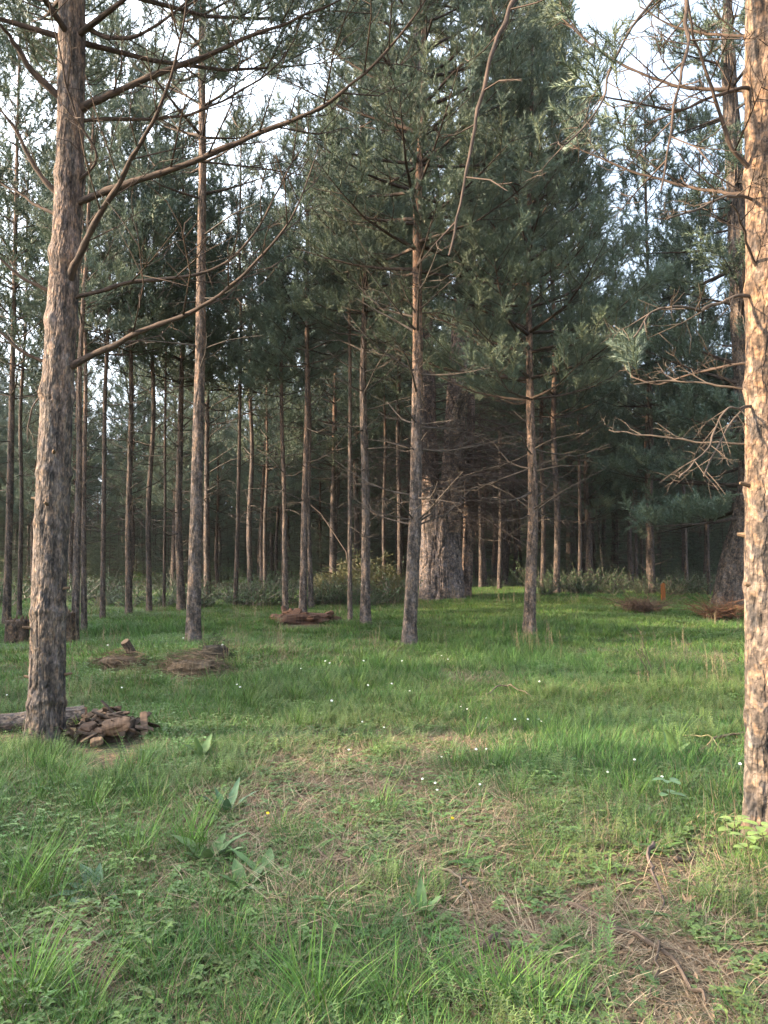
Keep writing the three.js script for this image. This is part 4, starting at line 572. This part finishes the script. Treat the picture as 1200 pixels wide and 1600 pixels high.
function dryHeap(px, py, R, H, n, label, col, up = 0.5, name = 'dry_brush_heap', extra) {
  const { p } = onGround(px, py), t = thing(name, label, 'brush heap', p), g = new Geo(), r = rngOf(px);
  for (let k = 0; k < n; k++) { if (up > 2) { const a2 = r() * 6.28, e2 = 0.05 + 0.75 * r() * r() + 0.2 * r(), L2 = R * (0.4 + 0.9 * r()), d2 = V(Math.cos(a2) * Math.cos(e2), Math.sin(e2) * 0.8, Math.sin(a2) * Math.cos(e2)), b2 = V((r() - 0.5) * R, 0.02 + 0.15 * r(), (r() - 0.5) * R * 0.6), m2 = b2.clone().addScaledVector(d2, L2 * 0.5).add(V(0, 0.04, 0)), f2 = 0.6 + 0.8 * r(); g.tube([b2, m2, m2.clone().addScaledVector(d2.add(rndDir(r).multiplyScalar(0.5)), L2 * 0.5)], [0.006, 0.004, 0.002], 3, { c: col.map((c) => c * f2), cap: false }); for (let j = 0; j < 5; j++) { const q2 = b2.clone().lerp(m2, r()), d3 = rndDir(r); g.tube([q2, q2.clone().addScaledVector(d3, 0.06 + 0.1 * r())], [0.004, 0.0015], 3, { c: col.map((c) => c * f2 * 1.1), cap: false }); } continue; }
    const a = r() * 6.28, q = R * Math.sqrt(r()), h = H * (1 - (q / R) ** 2) * r(), x = Math.cos(a) * q, z = Math.sin(a) * q * 0.7, b = r() * 6.28, L = 0.04 + 0.24 * r() * R, f = 0.6 + 0.8 * r(), d = V(Math.cos(b), (r() - 0.4) * up * (r() < 0.3 ? 2.5 : 1), Math.sin(b)).normalize(), th = 0.6 + 2.2 * r() * r() * r(), y = h + terrain(p.x + x, p.z + z) - p.y + 0.01; g.tube([V(x, y, z).addScaledVector(d, -L), V(x, y + 0.03 * r(), z), V(x, y, z).addScaledVector(d, L)], [0.002 * th, 0.003 * th, 0.0014 * th], 3, { c: col.map((c) => c * f), cap: false }); }
  addMesh('twig_pile', g.build(true), M.branch, t).userData.kind = 'stuff'; if (up <= 2) chunk(t, 'core', V(0, H * 0.1, 0), [R * 0.5, H * 0.4, R * 0.35], px, col.map((c) => c * 0.8), M.wood); if (extra) extra(t, r, p); return t;
}
dryHeap(185, 1042, 0.38, 0.2, 420, 'low heap of dry brown needles under the tilted billet', [0.37, 0.27, 0.19]);
dryHeap(300, 1052, 0.48, 0.26, 700, 'heap of dry straw-coloured twigs in front of the lone straight pine', [0.40, 0.31, 0.23]);
dryHeap(335, 1032, 0.30, 0.34, 300, 'small dark tangle of sticks at the right end of the straw-coloured heap', [0.10, 0.085, 0.065], 1.4);
dryHeap(1000, 958, 0.62, 0.5, 150, 'reddish-brown dead brush in front of the orange stake', [0.30, 0.19, 0.14], 2.2);
dryHeap(1128, 968, 0.7, 0.55, 150, 'rust-coloured dead branches near the old leaning pine', [0.34, 0.17, 0.095], 2.2);
{ // block-like old stumps at far left
  for (const [x, y, w, h, label] of [[26, 1006, 0.17, 0.38, 'squat weathered stump at the left edge behind the felled log'], [100, 1008, 0.15, 0.5, 'tall broken stump half hidden behind the big left trunk']]) {
    const { p } = onGround(x, y), t = thing('broken_stump', label, 'stump', p), g = new Geo(), n = 24, P = Array.from({ length: n + 1 }, (_, k) => V(0, -0.08 + (h + 0.08) * k / n, 0)); g.tube(P, P.map((_, k) => w * (1 + 0.25 * Math.exp(-k / 5))), 34, { disp: (a, s, k) => (bark(a / 6.2832, s, 12, 3, 0)[0] - 0.7) * 0.035 + (k === n ? -0.03 * vn(a * 3, 2) : 0), color: (a, s) => { const f = 0.7 + 0.5 * vn(a * 5, s * 8); return [0.24 * f, 0.165 * f, 0.12 * f]; }, repeat: 2, cap: true }); addMesh('stump_body', g.build(true), M.bark, t);
    const r = rngOf(x); for (let k = 0; k < 9; k++) { const a = k * 0.7, b = V(Math.cos(a) * w * 0.8, h - 0.02, Math.sin(a) * w * 0.8), s = new Geo(); s.tube([b, b.clone().add(V(0, 0.03 + 0.06 * r(), 0))], [0.03, 0.008], 5, { c: [0.28, 0.19, 0.13] }); addMesh('splinter', s.build(true), M.wood, t); }
  }
}
{ // red-brown rotten stump under the stump pine
  const { p } = onGround(476, 972), t = thing('rotten_stump', 'red-brown rotten stump spread round the foot of the reddish pine', 'stump', p), r = rngOf(18); chunk(t, 'stump_body', V(0, 0.05, 0.15), [0.5, 0.13, 0.3], 5, [0.20, 0.105, 0.075], M.wood);
  for (let k = 0; k < 22; k++) { const a = r() * 6.28, q = 0.15 + 0.45 * r(); chunk(t, 'rotten_piece', V(Math.cos(a) * q * 1.1, 0.1 + 0.14 * r() - q * 0.12, 0.15 + Math.sin(a) * q * 0.6), [0.08 + 0.1 * r(), 0.02 + 0.03 * r(), 0.04 + 0.05 * r()], k + 40, ((f) => [0.27, 0.145, 0.10].map((c) => c * f))(0.6 + 0.7 * r()), M.wood, [(r() - 0.5), r() * 3, (r() - 0.5) * 1.2]); }
}
{ // dark brush heap at the edge of the wood, with a slanting pole
  const { p } = onGround(560, 936), t = thing('brush_heap', 'big dark heap of cut conifer branches at the edge of the wood', 'brush heap', p), r = rngOf(19), c = [], g = new Geo();
  for (let k = 0; k < 330; k++) { const a = r() * 6.28, q = Math.sqrt(r()), x = Math.cos(a) * q * 1.5, z = Math.sin(a) * q * 0.9 - 0.4, y = 1.15 * (1 - q * q) * (0.25 + 0.75 * r()) + 0.05; c.push([V(x, y, z), rndDir(r).addScaledVector(UPY, -0.2).normalize(), 0.9 + 0.5 * r()]); }
  for (let k = 0; k < 60; k++) { const a = r() * 6.28, q = Math.sqrt(r()), b = V(Math.cos(a) * q * 1.3, 1.1 * (1 - q * q) * r() + 0.1, Math.sin(a) * q * 0.8 - 0.4), d = rndDir(r); d.y *= 0.4; g.tube([b, b.clone().addScaledVector(d, 0.4), b.clone().addScaledVector(d, 0.9)], [0.014, 0.01, 0.005], 4, { c: k % 4 ? [0.17, 0.13, 0.10] : [0.38, 0.30, 0.22] }); }
  addMesh('cut_branches', g.build(true), M.branch, t).userData.kind = 'stuff'; putCrown(t, 'cut_foliage', spruceSpray, c, M.needle, [0.085, 0.095, 0.04], r);
  const A = onGround(545, 930), t2 = thing('slanting_pole', 'thin pale pole leaning on the dark brush heap', 'pole', A.p), g2 = new Geo(), b = at(541, 862, A.t).sub(A.p), e = at(502, 803, A.t).sub(A.p); g2.tube([V(0.1, 0, 0), b, e, e.clone().multiplyScalar(1.15).add(V(-0.3, 0, 0))], [0.022, 0.02, 0.018, 0.012], 6, { c: [0.34, 0.27, 0.24] }); addMesh('shaft', g2.build(true), M.branch, t2);
}
{ // orange marker stake
  const { p, t: dist } = onGround(1036, 941), t = thing('marker_stake', 'orange wooden marker stake at the edge of the wood', 'stake', p), h = 30 / F * dist, w = 6.5 / F * dist, s = new THREE.Shape(); s.moveTo(-w / 2, -0.05); s.lineTo(w / 2, -0.05); s.lineTo(w / 2, h * 0.94); s.lineTo(0, h); s.lineTo(-w / 2, h * 0.93); s.closePath();
  const g = new THREE.ExtrudeGeometry(s, { depth: 0.03, bevelEnabled: true, bevelSize: 0.004, bevelThickness: 0.004, bevelSegments: 1 }); const o = addMesh('stake_body', g, new THREE.MeshStandardMaterial({ color: new THREE.Color(0.85, 0.30, 0.06), roughness: 0.7, map: woodMap }), t); o.rotation.y = 0.15;
}
{ // bare dead sapling in the grass
  const { p, t: d } = onGround(1018, 1066), t = thing('dead_sapling', 'small bare twiggy sapling in the grass right of centre', 'shrub', p), r = rngOf(44);
  for (const [pts, r0] of [[[[1018, 1066], [1008, 1040], [996, 1018], [985, 990]], 0.008], [[[1020, 1066], [1015, 1040], [1008, 1015], [1003, 985]], 0.007], [[[1019, 1066], [1030, 1045], [1045, 1030]], 0.005], [[[1016, 1066], [1000, 1055], [985, 1050]], 0.005]]) { const g = new Geo(); bough(g, pts.map(([x, y]) => at(x, y, d).sub(p)), r0, { twigs: 10, sub: 2, seg: 5, c: [0.16, 0.13, 0.11], from: 0.2, tip: 0.0015 }, r, null); addMesh('stem', g.build(true), M.branch, t); }
}
// broad-leaved plants
function rosette(px, py, n, len, w, label, o = {}) {
  const { p } = onGround(px, py), t = thing('dock_plant', label, 'plant', p, o.group), r = rngOf(px * 3 + py);
  for (let k = 0; k < n; k++) { const a = (o.az ?? 0) + k / n * 6.28 + (r() - 0.5) * 0.5, el = o.el ?? 0.75, d = V(Math.cos(a) * Math.cos(el), Math.sin(el) * (0.7 + 0.6 * r()), Math.sin(a) * Math.cos(el)).normalize(), g = new Geo(), f = 0.8 + 0.45 * r(), s = len * (0.6 + 0.6 * r()); g.leaf(V(Math.cos(a) * 0.02, 0.0, Math.sin(a) * 0.02), d, UPY, s, w * (0.8 + 0.5 * r()), { n: 9, wavy: 0.18, droop: 0.35 * r(), fold: 0.35, c: (o.c || [0.12, 0.19, 0.065]).map((x) => x * f) }); addMesh('leaf', g.build(true), M.leaf, t); }
}
rosette(325, 1350, 9, 0.22, 0.055, 'largest dock plant, with broad leaves, left of bottom centre');
rosette(378, 1395, 6, 0.19, 0.05, 'dock plant with upright pale leaves just right of the largest one'); rosette(415, 1375, 4, 0.18, 0.05, 'small dock plant right of the two larger ones', { el: 0.6 });
rosette(150, 1400, 8, 0.22, 0.055, 'grey-green dock plant among long grass at lower left', { c: [0.10, 0.165, 0.085], el: 0.5 }); rosette(315, 1188, 4, 0.2, 0.06, 'upright dock leaves in the grass beyond the rotten stump', { el: 1.1 });
rosette(660, 1440, 4, 0.17, 0.05, 'single upright dock plant at bottom centre', { el: 1.15 }); rosette(1055, 1185, 3, 0.24, 0.06, 'tall dock leaves beside the barkless stick', { el: 1.15 }); rosette(492, 1395, 2, 0.14, 0.03, 'lone narrow dock leaf right of the dock group', { el: 1.2 });
rosette(355, 1275, 5, 0.2, 0.05, 'bluish dock plant behind the largest one', { c: [0.085, 0.15, 0.075], el: 0.9 });
{ // yellow-green seedlings at the foot of the right trunk
  const spots = [[1168, 1376, 0.20, 'pale yellow-green seedling with round leaves in front of the right trunk', 0.05], [1148, 1335, 0.16, 'seedling with level broad leaves touching the right trunk', 0.065], [1190, 1352, 0.18, 'seedling at the right edge beside the pale yellow-green one', 0.06], [1045, 1296, 0.26, 'tall single-stemmed seedling left of the right trunk', 0.06]];
  for (const [x, y, h, label, s] of spots) { const { p } = onGround(x, y), t = thing('broadleaf_seedling', label, 'plant', p), r = rngOf(x), g = new Geo(); g.tube([V(0, 0, 0), V(0.01, h * 0.6, 0.01), V(0, h, 0)], [0.004, 0.003, 0.002], 5, { c: [0.16, 0.2, 0.07] }); addMesh('stem', g.build(true), M.branch, t); for (let k = 0; k < 7; k++) { const a = k * 2.3 + r(), e = V(0, h * (k < 3 ? 0.72 : 1), 0), d = V(Math.cos(a), 0.15 + 0.2 * r(), Math.sin(a)).normalize(), l = new Geo(), f = 0.85 + 0.3 * r(); l.leaf(e.clone().addScaledVector(d, 0.012), d, UPY, s * (0.9 + 0.5 * r()), s * 0.8, { n: 6, round: 1, fold: 0.2, c: (h > 0.24 ? [0.12, 0.21, 0.09] : [0.21, 0.30, 0.075]).map((q) => q * f) }); addMesh('leaf', l.build(true), M.leaf, t); } }
}
// small white flowers dotted over the clearing, and two yellow ones
{
  const petal = (yellow) => { const g = new Geo(); for (let k = 0; k < (yellow ? 12 : 5); k++) { const a = k / (yellow ? 12 : 5) * 6.283; g.leaf(V(Math.cos(a) * 0.002, 0, Math.sin(a) * 0.002), V(Math.cos(a), 0.35, Math.sin(a)).normalize(), UPY, 0.011, yellow ? 0.005 : 0.011, { n: 3, round: 1, fold: 0.1, c: yellow ? [0.75, 0.50, 0.02] : [0.82, 0.82, 0.78] }); } return g.build(); };
  const st = new Geo(); st.tube([V(0, 0, 0), V(0.004, 0.05, 0), V(0, 0.1, 0)], [0.0015, 0.0013, 0.001], 3, { c: [0.12, 0.2, 0.06] }); const sg = st.build(true), eye = new Geo(); eye.tube([V(0, -0.001, 0), V(0, 0.003, 0)], [0.003, 0.002], 6, { c: [0.6, 0.45, 0.05] }); const eg = eye.build(true), pw = petal(0), py_ = petal(1);
  const pos = [[628, 1040], [690, 1030], [700, 1036], [568, 1040], [575, 1080], [612, 1078], [508, 1040], [515, 1043], [470, 1052], [640, 1090], [720, 1118], [730, 1122], [760, 1136], [805, 1138], [825, 1138], [842, 1139], [846, 1143], [600, 1152], [566, 1144], [660, 1240], [750, 1252], [683, 1262], [680, 1250], [1157, 1216], [1035, 1238], [992, 1210], [950, 1232], [518, 1108], [640, 1000], [347, 1014], [333, 1022], [286, 1002], [168, 1014], [370, 1080], [375, 1084], [760, 1190], [690, 1205], [545, 1190], [744, 1190], [843, 1075], [10, 1097], [190, 1085]];
  const mk = (x, y, head, label, group, h) => { const { p } = onGround(x, y), t = thing('flower', label, 'flower', p, group), a = addMesh('stem', sg, M.litter, t), f = addMesh('blossom', head, M.litter, t), e = addMesh('flower_centre', eg, M.litter, t); a.scale.y = h / 0.1; f.position.y = e.position.y = h; f.rotation.set(0.5, x, 0.2); const s = 1 + 0.5 * ((x * 7 % 10) / 10); f.scale.setScalar(s * (y < 1120 ? 0.75 : 0.6)); };
  pos.forEach(([x, y]) => mk(x, y + 10, pw, 'tiny white five-petalled flower in the grass of the clearing', 'white flowers in the clearing', 0.13));
  mk(418, 1310, py_, 'yellow flower in the grass beside the dock plants', undefined, 0.12); mk(707, 1300, py_, 'yellow flower in the thin grass at centre', undefined, 0.06);
}
renderer.render(scene, camera);
